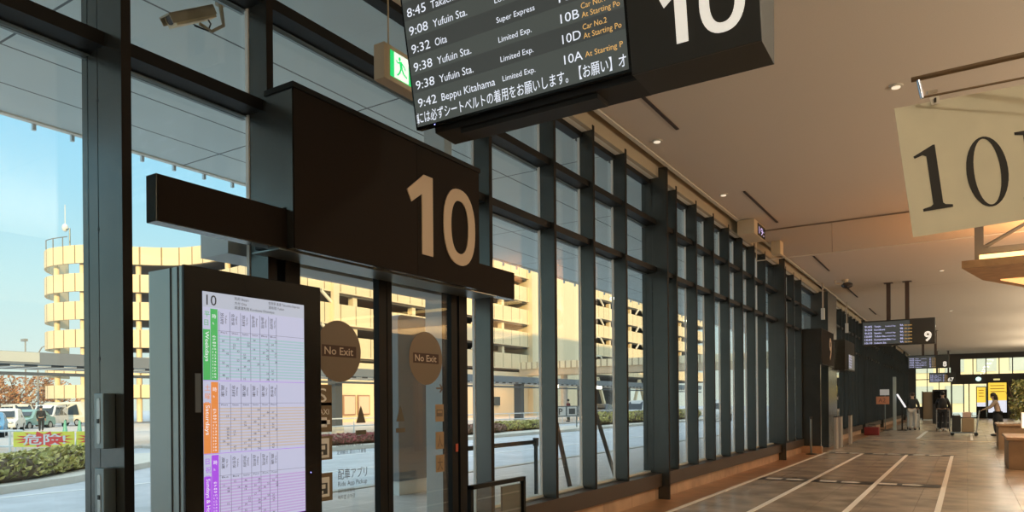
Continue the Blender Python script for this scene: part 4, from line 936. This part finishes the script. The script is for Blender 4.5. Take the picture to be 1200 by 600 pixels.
# pedestrian bridge
R = empty('pedestrian_bridge', (-28, 73, 4.9), 'cream pedestrian bridge with slatted parapet crossing in front of the car park', 'bridge')
b = MB(); b.box(-45.3, -9.7, 73.0, 76.0, 4.75, 5.55); b.build('deck', mat('deck_tan', (.62, .52, .38), .8), R)
b = MB(); b.box(-45.3, -9.7, 72.9, 73.0, 5.5, 6.3); b.build('parapet', mat('bridge_slats', (.88, .80, .58), .7, lines={'l': [(0, .75, 0, .09)], 'c': (.45, .38, .26)}), R)
for x in (-40, -25, -12):
    b = MB(); b.tube([(x, 74.5, -.2), (x, 74.5, 4.8)], .4, 14); b.build('pier', conc, R)
# ---------------------------------------------------------------- trees behind the car park lot
def tree(x, y, h, r_, cols, lab, trunk=True):
    R = empty('autumn_tree', (x, y, -.2), lab, 'tree', 'russet trees behind the parked cars')
    b = MB(); b.tube([(x, y, -.2), (x+.1, y, h*.4), (x, y+.1, h*.7)], [.22, .16, .07], 8)
    for k_ in range(9):
        a = 2*PI*k_/9; b.tube([(x, y, h*(.25+.04*k_)), (x+r_*.5*math.cos(a), y+r_*.5*math.sin(a), h*(.5+.04*k_)), (x+r_*.8*math.cos(a), y+r_*.8*math.sin(a), h*(.62+.04*k_))], [.07, .04, .015], 5)
    b.build('trunk', gC, R)
    b = MB(); bl = [(random.gauss(0, r_*.45), random.gauss(0, r_*.45), h*random.uniform(.3, .85)) for _ in range(12)]
    def fn():
        c0_ = random.choice(bl); d = Vector((random.gauss(0, 1), random.gauss(0, 1), random.gauss(0, 1))).normalized()*r_*.42; return (x+c0_[0]+d.x, y+c0_[1]+d.y, max(0.2, min(h, c0_[2]+d.z)))
    leaves(b, 1500, fn, .16, 0); leaves(b, 900, fn, .16, 1); b.build('foliage', cols, R)
tc1 = (leafmat('leaf_russet', (.42, .20, .10)), leafmat('leaf_tan', (.52, .34, .18)))
tlabs = ['russet autumn tree behind the parked cars, leftmost at the frame edge', 'russet tree behind the white van, second from the left', 'brown tree behind the person crossing the lot', 'reddish tree left of the ramp foot behind the cars', 'brown tree showing under the ramp beside the first fin']
for (px_, lab) in zip(((-84, 22.5), (-82.5, 29.5), (-88, 37.0), (-97, 45.0), (-90, 48.0)), tlabs): tree(px_[0], px_[1], 5.2, 2.4, tc1, lab)
# street lamps
for (x, y, z, arm, lab) in ((-95, 41.1, 9.4, 'box', 'thin street lamp with a box head at the far left'), (-94, 42.0, 9.0, 'curve', 'thin street lamp with curved arm right of the box headed one')):
    R = empty('street_lamp', (x, y, -.2), lab, 'street lamp')
    b = MB()
    if arm == 'box': b.tube([(x, y, -.2), (x, y, z)], [.12, .08], 8)
    else: b.tube([(x, y, -.2), (x, y, z-1.2), (x+.3, y+.3, z-.4), (x+.9, y+.8, z), (x+2.1, y+1.6, z+.15)], [.12, .09, .07, .06, .05], 8)
    b.build('pole', mat('lamp_pole', (.3, .3, .28), .5), R)
    b = MB(); b.box(x-.7, x+.2, y-.2, y+.2, z-.05, z+.25) if arm == 'box' else b.box(x+1.7, x+2.5, y+1.4, y+1.8, z+.1, z+.25); b.build('lamp_head', MC['lamp_pole'], R)
# ---------------------------------------------------------------- vehicles
def car(loc, rot, L, H_, kind, col, lab, grp='cars parked across the road'):
    name = {'van': 'minivan', 'sedan': 'sedan', 'kei': 'box_van'}[kind]
    W_ = 1.68
    if kind == 'van': prof = [(0, .35), (.02, .75), (.08, .92), (.26, 1.02), (.42, H_-.06), (.5, H_), (.93, H_-.02), (.985, 1.0), (1, .6), (.99, .32)]
    elif kind == 'kei': prof = [(0, .35), (.01, .85), (.06, 1.0), (.2, H_-.08), (.26, H_), (.97, H_-.02), (.995, 1.0), (1, .5), (.99, .3)]
    else: prof = [(0, .38), (.01, .62), (.05, .74), (.28, .90), (.42, H_-.03), (.5, H_), (.7, H_-.04), (.86, .98), (.98, .9), (1, .55), (.99, .32)]
    M_ = Matrix.Translation(Vector(loc)) @ Matrix.Rotation(rot, 4, 'Z')
    R = empty(name, loc, lab, 'car', grp)
    def sect(y, s_, dz=0): return [M_ @ Vector(((p[0]-.5)*L*s_, y, p[1]*1.0 - (0 if p[1] < 1.0 else 0))) for p in prof]
    b = MB(); rings = []
    for yy, s_, tz in ((-W_/2, .97, .93), (-W_/2+.06, .995, .985), (-W_/4, 1, 1), (W_/4, 1, 1), (W_/2-.06, .995, .985), (W_/2, .97, .93)):
        rings.append([M_ @ Vector(((p[0]-.5)*L*s_, yy*(1 if p[1] < 1.0 else .9), .3+(p[1]-.3)*tz)) for p in prof])
    b.loft(rings, 0); b.build('body', mat('car_paint_%s' % col[0], col[1], .25, .0, spec=.6), R)
    b = MB(); wz0, wz1 = .98, H_-.14
    xs0, xs1 = (.33, .95) if kind == 'van' else ((.14, .95) if kind == 'kei' else (.35, .82))
    for sgn in (-1, 1):
        yy = sgn*(W_/2-.03)
        n_ = 3
        for j in range(n_):
            a0 = xs0+(xs1-xs0)*j/n_+.008; a1 = xs0+(xs1-xs0)*(j+1)/n_-.008
            sl = .07 if j == 0 else 0; sr = .03 if j == n_-1 else 0
            b.add([M_ @ Vector(((x-.5)*L, yy*(k_), z)) for x, z, k_ in ((a0, wz0, 1.0), (a1, wz0, 1.0), (a1-sr, wz1, .925), (a0+sl, wz1, .925))], [(0, 1, 2, 3) if sgn < 0 else (3, 2, 1, 0)])
    b.build('side_window', mat('car_glass', (.03, .04, .05), .08), R)
    b = MB(); fx = (prof[3][0]-.5)*L; fx2 = (prof[4][0]-.5)*L
    b.add([M_ @ Vector(v) for v in ((fx-.015, -.66, 1.03), (fx-.015, .66, 1.03), (fx2-.03, .58, H_-.1), (fx2-.03, -.58, H_-.1))], [(0, 1, 2, 3)]); b.build('windscreen', MC['car_glass'], R)
    for x in (-.31, .31):
        for sgn in (-1, 1):
            b = MB(); c0_ = Vector((x*L, sgn*(W_/2-.1), .31)); b.tube([M_ @ (c0_+Vector((0, -.1*sgn, 0))), M_ @ (c0_+Vector((0, .11*sgn, 0)))], .31, 18); wh_ = b.build('wheel', rubber, R)
            b = MB(); b.tube([M_ @ (c0_+Vector((0, .10*sgn, 0))), M_ @ (c0_+Vector((0, .125*sgn, 0)))], .19, 14); b.build('hub', alu, wh_)
    b = MB()
    for sgn in (-1, 1): b.ell((0, 0, 0), (.08, .16, .09), 10, 6, 0, M_ @ Matrix.Translation((-L*.485, sgn*.6, .68)))
    b.build('headlamp', alu, R)
    return R
def ground_at(x, w_):   # a spot on the lot, w_ metres in front of the camera plane
    lat = (x-600)/839*w_; return (-math.sin(TH)*w_+math.cos(TH)*lat, math.cos(TH)*w_+math.sin(TH)*lat, -.2)
wht, tea, slvc, blu, dkc, crm = ('white', (.75, .74, .70)), ('teal', (.22, .38, .36)), ('silver', (.5, .5, .48)), ('blue', (.10, .30, .50)), ('dark', (.05, .05, .055)), ('cream', (.72, .66, .52))
car(ground_at(6, 47), 2.6, 4.3, 1.6, 'sedan', wht, 'white car at the far left frame edge behind the railing')
car(ground_at(24, 62), 3.1, 4.7, 1.95, 'van', crm, 'cream minivan parked behind the white car at the far left')
car(ground_at(33, 53), 2.2, 4.2, 1.5, 'sedan', tea, 'small teal car parked left of the walking person')
car(ground_at(56, 58), 2.4, 4.6, 1.85, 'van', wht, 'white minivan parked right behind the walking person')
car(ground_at(84, 63), 3.4, 5.0, 2.1, 'kei', crm, 'tall cream van parked under the ramp left of the first fin')
car(ground_at(-16, 38), 2.7, 4.2, 1.42, 'sedan', blu, 'blue car just showing its roof at the left frame edge')
for x, w_, kind, col, lab in ((706, 85, 'sedan', dkc, 'dark car parked under the car park near the bridge'), (733, 97, 'kei', wht, 'white van parked under the car park right of the dark car'), (747, 62, 'van', slvc, 'silver minivan on the road right of the parking sign board'), (842, 60, 'van', wht, 'white van seen through the narrow panes past the first tall fin')):
    p = ground_at(x, w_); car((p[0], p[1], -.2), 1.7, 4.4, 1.8 if kind != 'sedan' else 1.5, kind, col, lab)
for x, lab in ((76, 'green traffic cone behind the banner, left one'), (93, 'green traffic cone behind the banner, right one')):
    p = ground_at(x, 27); R = empty('traffic_cone', (p[0], p[1], -.2), lab, 'cone', 'green traffic cones')
    b = MB(); b.tube([(p[0], p[1], -.15), (p[0], p[1], .95)], [.16, .03], 12); b.build('cone', mat('cone_green', (.15, .45, .35), .5), R)
    b = MB(); b.box(p[0]-.2, p[0]+.2, p[1]-.2, p[1]+.2, -.2, -.15); b.build('base', rubber, R)

# ================================================================ PEOPLE
def skin_mesh(joints, edges, root=0, sub=1):
    me = bpy.data.meshes.new('s'); names = list(joints); idx = {n_: i for i, n_ in enumerate(names)}
    me.from_pydata([joints[n_][0] for n_ in names], [(idx[a], idx[b_]) for a, b_ in edges], [])
    o = bpy.data.objects.new('s', me); COL.objects.link(o); md = o.modifiers.new('skin', 'SKIN'); md.use_smooth_shade = True
    for i, n_ in enumerate(names):
        r_ = joints[n_][1]; sv = me.skin_vertices[0].data[i]; sv.radius = r_ if isinstance(r_, tuple) else (r_, r_); sv.use_root = (i == root)
    ss = o.modifiers.new('sub', 'SUBSURF'); ss.levels = sub
    bpy.context.view_layer.update(); m2_ = bpy.data.meshes.new_from_object(o.evaluated_get(bpy.context.evaluated_depsgraph_get()))
    vs_ = [v.co.copy() for v in m2_.vertices]; fs = [tuple(p.vertices) for p in m2_.polygons]
    bpy.data.objects.remove(o); bpy.data.meshes.remove(m2_); return vs_, fs
def person(lab, loc, head, J, cols, hs=1.0, hair='short', coat_len=0, skirt_=False, grp=None, bag=None):
    """J: overrides for joints in body space (x right, y forward, z up, metres for a 1.70 m figure)"""
    P = dict(pelvis=(0, 0, .95), waist=(0, 0, 1.08), chest=(0, 0.01, 1.30), neck0=(0, 0, 1.43), neck=(0, .01, 1.50), head0=(0, .03, 1.58), head=(0, .03, 1.65),
             shL=(-.17, 0, 1.39), elL=(-.22, .0, 1.12), wrL=(-.22, .12, .90), shR=(.17, 0, 1.39), elR=(.22, 0, 1.12), wrR=(.22, .12, .90),
             hiL=(-.09, 0, .90), knL=(-.10, .03, .50), anL=(-.10, -.03, .09), toL=(-.11, .13, .04), hiR=(.09, 0, .90), knR=(.10, .03, .50), anR=(.10, -.03, .09), toR=(.11, .13, .04))
    P.update(J); P = {k_: Vector(v) for k_, v in P.items()}
    rad = dict(pelvis=(.14, .105), waist=(.125, .09), chest=(.15, .10), neck0=.075, neck=.052, head0=(.068, .085), head=(.074, .092), shL=.062, elL=.042, wrL=.028, shR=.062, elR=.042, wrR=.028,
               hiL=.088, knL=.058, anL=.038, toL=.034, hiR=.088, knR=.058, anR=.038, toR=.034)
    E_ = [('pelvis', 'waist'), ('waist', 'chest'), ('chest', 'neck0'), ('neck0', 'neck'), ('neck', 'head0'), ('head0', 'head'), ('chest', 'shL'), ('shL', 'elL'), ('elL', 'wrL'), ('chest', 'shR'), ('shR', 'elR'), ('elR', 'wrR'),
          ('pelvis', 'hiL'), ('hiL', 'knL'), ('knL', 'anL'), ('anL', 'toL'), ('pelvis', 'hiR'), ('hiR', 'knR'), ('knR', 'anR'), ('anR', 'toR')]
    jt = {k_: (P[k_], rad[k_]) for k_ in P}
    for s_ in 'LR':
        w_ = P['wr'+s_]; d = (w_-P['el'+s_]).normalized(); sd2 = Vector((1, 0, 0)); sd2 = (sd2-d*sd2.dot(d)).normalized(); nn = d.cross(sd2)
        pm = w_+d*.055; jt['pa'+s_] = (pm, .026); E_.append(('wr'+s_, 'pa'+s_))
        for k_, (off, ln) in enumerate(((-.028, .062), (-.010, .072), (.010, .068), (.028, .052))):
            a = pm+d*.035+sd2*off; c = a+d*ln*.5+nn*.008; e = c+d*ln*.3+nn*.02
            jt['f%s%da' % (s_, k_)] = (a, .010); jt['f%s%db' % (s_, k_)] = (c, .009); jt['f%s%dc' % (s_, k_)] = (e, .008)
            E_ += [('pa'+s_, 'f%s%da' % (s_, k_)), ('f%s%da' % (s_, k_), 'f%s%db' % (s_, k_)), ('f%s%db' % (s_, k_), 'f%s%dc' % (s_, k_))]
        th = w_+d*.03+sd2*(.035 if s_ == 'L' else -.035); jt['t'+s_] = (th, .011); jt['u'+s_] = (th+d*.035+nn*.015, .010); E_ += [('wr'+s_, 't'+s_), ('t'+s_, 'u'+s_)]
    M_ = Matrix.Translation(Vector(loc)) @ Matrix.Rotation(head, 4, 'Z') @ Matrix.Scale(hs, 4)
    R = empty('person', loc, lab, 'person', grp)
    def put(nm, jt_, ed, root, m_, extra=None):
        vs_, fs = skin_mesh(jt_, ed, root); b = MB(); b.add([M_ @ v for v in vs_], fs, 0, True)
        if extra: extra(b)
        return b.build(nm, m_, R)
    skn = mat('skin', (.52, .34, .24), .6)
    def face(b):
        h = P['head0']; b.ell((h.x, h.y+.088, h.z+.005), (.012, .022, .02), 8, 6, 0, M_)
        for sg in (-1, 1): b.ell((h.x+sg*.078, h.y-.005, h.z+.01), (.012, .02, .03), 8, 6, 0, M_)
    body = put('body', jt, E_, 0, skn, face)
    b = MB(); h = P['head0']
    for sg in (-1, 1): b.ell((h.x+sg*.03, h.y+.082, h.z+.035), (.012, .006, .007), 8, 6, 0, M_)
    b.ell((h.x, h.y+.082, h.z-.035), (.022, .006, .006), 8, 6, 0, M_); b.build('facial_feature', mat('face_dark', (.12, .05, .04), .5), R)
    def sub(keys, g): return {k_: (jt[k_][0], tuple(q+g for q in jt[k_][1]) if isinstance(jt[k_][1], tuple) else jt[k_][1]+g) for k_ in keys}
    tk = ['pelvis', 'waist', 'chest', 'neck0', 'shL', 'elL', 'wrL', 'shR', 'elR', 'wrR']
    jj = sub(tk, .022); 
    for s_ in 'LR': jj['wr'+s_] = (P['wr'+s_].lerp(P['el'+s_], .1), .042)
    te = [e for e in E_ if e[0] in tk and e[1] in tk]
    if coat_len:
        jj['hem'] = (P['pelvis']+Vector((0, 0, -coat_len)), (.17, .13)); te.append(('pelvis', 'hem'))
    put('jacket', jj, te, 0, mat('cloth_%s' % cols[0][0], cols[0][1], .85))
    lk = ['pelvis', 'hiL', 'knL', 'anL', 'hiR', 'knR', 'anR']; jl = sub(lk, .018)
    for s_ in 'LR': jl['an'+s_] = (P['an'+s_]+Vector((0, 0, .02)), .058); jl['kn'+s_] = (P['kn'+s_], .082)
    put('trousers', jl, [e for e in E_ if e[0] in lk and e[1] in lk], 0, mat('cloth_%s' % cols[1][0], cols[1][1], .85))
    if skirt_:
        b = MB(); rr_ = []
        for z, r_ in ((1.02, .14), (.9, .18), (.62, .22)): rr_.append([M_ @ Vector((r_*math.cos(2*PI*k_/16)+P['pelvis'].x, r_*.8*math.sin(2*PI*k_/16)+P['pelvis'].y, z)) for k_ in range(16)])
        b.loft(rr_, 0, False); b.build('skirt', mat('cloth_%s' % cols[1][0], cols[1][1], .85), R)
    for s_ in 'LR':
        b = MB(); a, t = P['an'+s_], P['to'+s_]; d = (t-a); d.z = 0; d.normalize(); f0 = Vector((a.x, a.y, max(.05, a.z-.045)))
        b.ell((0, 0, 0), (.05, .14, .052), 12, 8, 0, M_ @ Matrix.Translation(f0+d*.06) @ Matrix.Rotation(math.atan2(-d.x, d.y), 4, 'Z')); b.build('shoe', mat('shoe_%s' % cols[2][0], cols[2][1], .6), R)
    b = MB(); h = P['head']; hm = mat('hair_%s' % cols[3][0], cols[3][1], .6)
    b.ell((h.x, h.y-.022, h.z+.018), (.095, .105, .098), 16, 10, 0, M_)
    if hair == 'long': b.tube([M_ @ Vector(p) for p in ((h.x, h.y-.06, h.z), (h.x, h.y-.10, h.z-.12), (h.x, h.y-.11, h.z-.28), (h.x, h.y-.10, h.z-.38))], [.09*hs, .085*hs, .07*hs, .03*hs], 12)
    b.build('hair', hm, R)
    if bag == 'backpack':
        b = MB(); b.ell((0, 0, 0), (.16, .09, .23), 14, 10, 0, M_ @ Matrix.Translation(P['chest']+Vector((0, -.17, -.06)))); b.build('backpack', mat('bag_black', (.02, .02, .022), .7), R)
    return R
push = dict(elL=(-.25, .10, 1.12), wrL=(-.22, .32, 1.02), elR=(.25, .10, 1.12), wrR=(.22, .32, 1.02))
walk = dict(knL=(-.10, .12, .52), anL=(-.10, .14, .09), toL=(-.10, .29, .05), knR=(.10, .00, .50), anR=(.10, -.22, .14), toR=(.10, -.08, .05))
blk, jkt = ('black', (.02, .02, .022)), ('navy', (.035, .04, .04))
person('person in a dark jacket and white trousers seen from behind pushing a trolley', (-2.2, 39.2, 0), 0, {**push}, (jkt, ('white', (.62, .58, .52)), ('black', (.02, .02, .02)), ('brown', (.05, .03, .02))), 1.03)
person('person dressed all in black with white shoes seen from behind in the hall', (-.92, 37.5, 0), 0, {**push, **walk}, (blk, blk, ('white', (.7, .68, .65)), ('black', (.012, .011, .01))), 1.04, bag='backpack')
lean = dict(chest=(0, .08, 1.29), neck0=(0, .11, 1.42), neck=(0, .13, 1.48), head0=(0, .16, 1.56), head=(0, .17, 1.63), shL=(-.15, .09, 1.38), shR=(.15, .09, 1.38), elL=(-.2, .24, 1.16), wrL=(-.17, .44, 1.08), elR=(.2, .24, 1.16), wrR=(.17, .44, 1.08),
            knL=(-.09, .10, .50), anL=(-.09, .06, .09), toL=(-.09, .2, .05), knR=(.10, -.12, .52), anR=(.10, -.42, .2), toR=(.10, -.32, .06))
person('long haired person in a beige coat and dark skirt leaning on a trolley', (1.02, 33.8, 0), PI/2, lean, (('beige', (.36, .28, .21)), blk, blk, ('black2', (.02, .014, .01))), .98, hair='long', skirt_=True)
person('long haired person in a striped dark top behind the plant at right edge', (1.78, 29.6, 0), PI*.5, {**walk}, (('stripe', (.10, .08, .07)), ('grey', (.18, .14, .12)), blk, ('black2', (.02, .014, .01))), 1.0, hair='long')
# outside people
def gp(x, w_, z): p = ground_at(x, w_); return (p[0], p[1], z)
person('person in black walking across the parking lot behind the banners', gp(48, 46, -.2), 1.0, {**walk}, (blk, blk, blk, ('black', (.012, .011, .01))), 1.0, grp=None)
person('person standing before the white service door, seen through the first door leaf', gp(507.5, 64, -.1), .4, {**walk}, (('slate', (.10, .13, .16)), ('grey', (.18, .14, .12)), blk, ('black', (.012, .011, .01))), .98)
person('person in black across the road between gate sign and the first glazing post', gp(545, 60, -.1), 2.4, {**walk}, (jkt, blk, blk, ('black', (.012, .011, .01))), 1.0)
person('person in a dark red top standing above the parking sign board', gp(666, 58, -.1), 2.6, {}, (('maroon', (.16, .04, .04)), ('olive', (.10, .09, .06)), blk, ('black', (.012, .011, .01))), 1.05)

# ================================================================ TROLLEYS, LUGGAGE
def trolley(loc, head, lab):
    M_ = Matrix.Translation(Vector(loc)) @ Matrix.Rotation(head, 4, 'Z'); R = empty('luggage_trolley', loc, lab, 'luggage trolley', 'airport luggage trolleys')
    T_ = lambda *p: M_ @ Vector(p)
    b = MB(); b.tube([T_(-.25, -.3, .12), T_(-.18, .55, .12), T_(.18, .55, .12), T_(.25, -.3, .12), T_(-.25, -.3, .12)], .02, 8); b.tube([T_(-.25, -.3, .12), T_(-.25, -.42, 1.0)], .02, 8); b.tube([T_(.25, -.3, .12), T_(.25, -.42, 1.0)], .02, 8)
    for k_ in range(5): b.tube([T_(-.16+.08*k_, -.3, .13), T_(-.12+.06*k_, .55, .13)], .008, 6)
    for z in (.4, .7): b.tube([T_(-.25, -.3-.12*(z-.12)/.88, z), T_(.25, -.3-.12*(z-.12)/.88, z)], .012, 6)
    b.build('frame', alu, R)
    b = MB(); b.tube([T_(-.28, -.44, 1.02), T_(.28, -.44, 1.02)], .022, 10); b.build('handle', rubber, R)
    for x, y in ((-.25, -.3), (.25, -.3), (0, .5)):
        b = MB(); b.tube([T_(x-.02, y, .07), T_(x+.02, y, .07)], .07, 14); b.build('wheel', rubber, R)
    b = MB(); b.box(-.25, .25, -.40, -.16, .78, .80, 0, M_); b.tube([T_(-.24, -.17, .79), T_(-.24, -.17, .92), T_(.24, -.17, .92), T_(.24, -.17, .79)], .01, 6); b.build('top_basket', alud, R)
    return R
trolley((-2.2, 40.1, 0), 0, 'luggage trolley pushed by the person in white trousers')
trolley((-.92, 38.45, 0), 0, 'luggage trolley pushed by the person dressed in black')
trolley((0.0, 33.8, 0), PI/2, 'luggage trolley loaded with bags, pushed by the person in beige coat')
def suitcase(x0, y0, z0, dx, dy, dz, m_, lab, hd=True):
    R = empty('suitcase', (x0, y0, z0), lab, 'luggage', 'bags on the trolleys')
    b = MB(); b.box(x0-dx/2, x0+dx/2, y0-dy/2, y0+dy/2, z0, z0+dz); b.build('shell', m_, R, bevel=.03)
    if not hd: return
    b = MB(); b.tube([(x0-.1, y0, z0+dz-.01), (x0-.1, y0, z0+dz+.05), (x0+.1, y0, z0+dz+.05), (x0+.1, y0, z0+dz-.01)], .01, 6); b.build('handle', rubber, R)
suitcase(-2.2, 40.28, .145, .5, .3, .62, white, 'white suitcase on the trolley in front of the person in white trousers')
suitcase(-.92, 38.66, .145, .55, .4, .8, mat('case_dark', (.04, .04, .05), .5), 'large dark suitcase on the trolley before the person in black')
suitcase(.03, 33.8, .155, .42, .42, .56, mat('case_tan', (.34, .24, .14), .6), 'tan box case low on the loaded trolley', False)
suitcase(-.36, 33.8, .155, .30, .4, .66, mat('case_black', (.025, .025, .025), .6), 'black bag at the front of the loaded trolley')
suitcase(.0, 33.8, .72, .30, .40, .22, mat('case_pink', (.60, .42, .34), .7), 'pale pinkish bag on top of the loaded trolley', False)
# red bag, sign stand, panels on the left side of the hall
R = empty('red_case', (-3.35, 33.0, 0), 'small dark red case standing on the floor by the left wall', 'case')
b = MB(); b.box(-3.6, -3.05, 32.8, 33.2, 0, .34); b.build('body', mat('case_red', (.22, .02, .02), .5), R, bevel=.03)
b = MB(); b.tube([(-3.45, 33, .33), (-3.45, 33, .44), (-3.2, 33, .44), (-3.2, 33, .33)], .012, 8); b.build('handle', rubber, R)
R = empty('sign_stand', (-3.35, 38.5, 0), 'thin sign stand with an orange plate and a white plate by the left wall', 'sign stand')
b = MB(); b.tube([(-3.3, 38.5, 0), (-3.3, 38.5, 1.9)], .02, 8); b.build('pole', alud, R)
b = MB(); b.box(-3.5, -3.1, 38.3, 38.7, 0, .03); b.build('base', steel2, R)
b = MB(); b.box(-3.68, -3.12, 38.46, 38.48, 1.25, 1.62); b.build('orange_plate', mat('plate_orange', (.72, .30, .16), .5), R)
b = MB(); b.text('A2', (-3.58, 38.455, 1.34), (1, 0, 0), (0, 0, 1), .2, w=.3); b.build('plate_text', mat('plate_text', (.25, .06, .04), .5), R)
b = MB(); b.box(-3.52, -3.12, 38.46, 38.48, 1.68, 1.96); b.build('white_plate', mat('plate_white', (.7, .7, .7), .5, emit=.15), R)
b = MB(); b.box(-2.98, -2.84, 38.6, 38.68, 0, 2.55); b.build('information_pillar', mat('pillar_pale', (.42, .48, .46), .3), tags=('slim pale vertical information pillar beside the orange sign stand', 'pillar'), bevel=.01)
R = empty('tilted_display', (-2.55, 38.6, .95), 'white slanted touch screen on a stand left of the person in white trousers', 'display')
b = MB(); b.bar((-2.8, 38.6, 1.72), (-2.45, 38.6, 1.1), .30, .06, 0, (0, 1, 0)); b.build('screen', mat('tilt_white', (.8, .8, .85), .4, emit=1.0), R)
b = MB(); b.tube([(-2.6, 38.65, 0), (-2.6, 38.65, 1.3)], .03, 8); b.box(-2.8, -2.4, 38.45, 38.85, 0, .03); b.build('stand', steel2, R)
R = empty('partition_panel', (-2.3, 58, 0), 'brown freestanding partition panel in front of the end windows', 'partition')
b = MB(); b.box(-2.62, -1.93, 58, 58.06, .08, 2.0); b.build('panel', mat('partition_brown', (.30, .22, .14), .7), R)
b = MB(); b.box(-2.66, -2.6, 57.8, 58.26, 0, 2.04); b.box(-1.95, -1.89, 57.8, 58.26, 0, 2.04); b.build('frame', steel2, R)
R = empty('dark_cabinet', (-1.3, 50, 0), 'tall dark display cabinet behind the person dressed in black', 'cabinet')
b = MB(); b.box(-1.75, -1.0, 50, 50.5, 0, 2.05); b.build('body', blackm, R); b = MB(); b.box(-1.70, -1.05, 49.98, 50, 1.2, 1.95); b.build('panel', black, R)
# lit posters on the end wall
for (x0, x1, z0, z1, lab, nm) in ((1.37, 2.5, .45, 2.68, 'large lit yellow poster on the end wall', 1), (.65, 1.2, .9, 2.35, 'smaller lit yellow poster left of the large one, by the end doors', 2)):
    R = empty('lit_poster', ((x0+x1)/2, Y1-.3, z0), lab, 'poster')
    b = MB(); b.box(x0-.05, x1+.05, Y1-.25, Y1-.1, 0, z1+.05); b.build('frame', steel2, R)
    b = MB(); b.box(x0, x1, Y1-.26, Y1-.25, z0+.9 if nm == 1 else z0+.3, z1); b.build('yellow_sheet', mat('lit_yellow', (.8, .6, .05), .5, emit=.9, ecol=(1, .68, .08)), R)
    b = MB(); b.box(x0, x1, Y1-.26, Y1-.25, z0, z0+.9 if nm == 1 else z0+.3); b.build('white_sheet', mat('lit_white', (.7, .7, .8), .5, emit=.8, ecol=(.8, .85, 1)), R)
    b = MB()
    for j in range(3): b.box(x0+.12, x1-.12, Y1-.27, Y1-.262, z1-.25-.22*j, z1-.2-.22*j)
    b.build('print', mat('poster_print', (.5, .2, .05), .5), R)
b = MB(); b.ell((.75, Y1-.35, 2.98), (.18, .06, .16)); b.build('round_sign', mat('round_lit', (.6, .9, .9), .5, emit=1.2, ecol=(.7, 1, .95)), tags=('small round glowing sign on the dark band over the end doors', 'sign'))
b = MB(); b.box(1.7, 2.1, Y1-.3, Y1-.2, 2.86, 2.98); b.build('lit_sign', mat('lit_amber', (.8, .7, .3), .5, emit=.8), tags=('small amber lit sign on the dark band above the large yellow poster', 'sign'))
# building outside the end wall
R = empty('office_building', (0, 95, 0), 'pale yellow building seen through the end windows of the hall', 'building')
b = MB(); b.box(-12, 14, 95, 105, 0, 12); b.build('facade', mat('far_facade', (.85, .75, .5), .8, emit=0), R)
for x in range(-11, 13, 3):
    b = MB(); b.box(x, x+1.8, 94.9, 95, 1, 3); b.box(x, x+1.8, 94.9, 95, 4.5, 6.2); b.build('window', mat('far_window', (.55, .62, .58), .2), R)
# ================================================================ PLANTERS AND BENCHES (right)
pw = mat('planter_wood', (.30, .20, .12), .6, 0, .2, 5)
R = empty('planter_bench', (1.8, 19, 0), 'nearer low wooden box planter bench at the right edge', 'planter')
b = MB(); b.box(.72, 3.4, 17.9, 20.0, 0, .60); b.build('box', pw, R, bevel=.01)
b = MB(); b.box(.68, 3.44, 17.86, 20.04, .60, .66); b.build('top_board', mat('planter_top', (.42, .28, .17), .5, 0, .15, 5), R, bevel=.008)
R = empty('planter_bench', (1.8, 25.6, 0), 'farther wooden box planter bench holding the green shrub', 'planter')
b = MB(); b.box(.76, 3.4, 24.8, 26.6, 0, .68); b.build('box', pw, R, bevel=.01)
b = MB(); b.box(.72, 3.44, 24.76, 26.64, .68, .74); b.build('top_board', MC['planter_top'], R, bevel=.008)
R = empty('floor_lantern', (1.12, 18.6, .66), 'glowing paper lantern on a dark stand on the nearer planter bench', 'lantern')
b = MB(); b.box(.98, 1.28, 18.45, 18.75, .83, 1.16); b.build('shade', mat('lantern_paper', (.9, .75, .6), .5, emit=1.1, ecol=(1, .66, .48)), R, bevel=.01)
b = MB(); b.tube([(1.13, 18.6, .66), (1.13, 18.6, 1.2)], .012, 8); b.box(1.03, 1.23, 18.5, 18.7, .66, .675); b.tube([(1.13, 18.6, 1.16), (1.13, 18.6, 1.22)], .03, 8); b.build('stand', steel2, R)
l = bpy.data.lights.new('lantern_bulb', 'POINT'); l.energy = 6; l.color = (1, .6, .35); l.shadow_soft_size = .1; o = bpy.data.objects.new('lantern_bulb', l); COL.objects.link(o); o.location = (1.13, 18.3, .98)
R = empty('potted_shrub', (1.35, 25.4, .74), 'bushy green yellow shrub growing in the farther planter bench', 'shrub')
b = MB()
for k_ in range(14):
    a = random.uniform(0, 2*PI); r_ = random.uniform(.1, .45); b.tube([(1.35, 25.4, .75), (1.35+r_*.5*math.cos(a), 25.4+r_*.5*math.sin(a), 1.2), (1.35+r_*math.cos(a), 25.4+r_*math.sin(a), 1.5+random.uniform(0, .4))], [.02, .012, .005], 5)
b.build('stems', gC, R)
b = MB()
def fn():
    a = random.uniform(0, 2*PI); z = random.uniform(.85, 2.0); r_ = random.uniform(.05, .36)*(1-.4*abs(z-1.35)); return (1.35+r_*math.cos(a), 25.4+r_*math.sin(a), z)
leaves(b, 900, fn, .05, 0); leaves(b, 500, fn, .05, 1); b.build('foliage', [leafmat('shrub_green', (.20, .24, .09)), leafmat('shrub_yellow', (.42, .42, .16))], R)

for y in (42, 49, 56, 63, 70):
    area('car_park_lamp', (FX+1.5, y, 4.6), .6, 260, (1, .50, .16), (0, math.radians(-35), 0), 4)
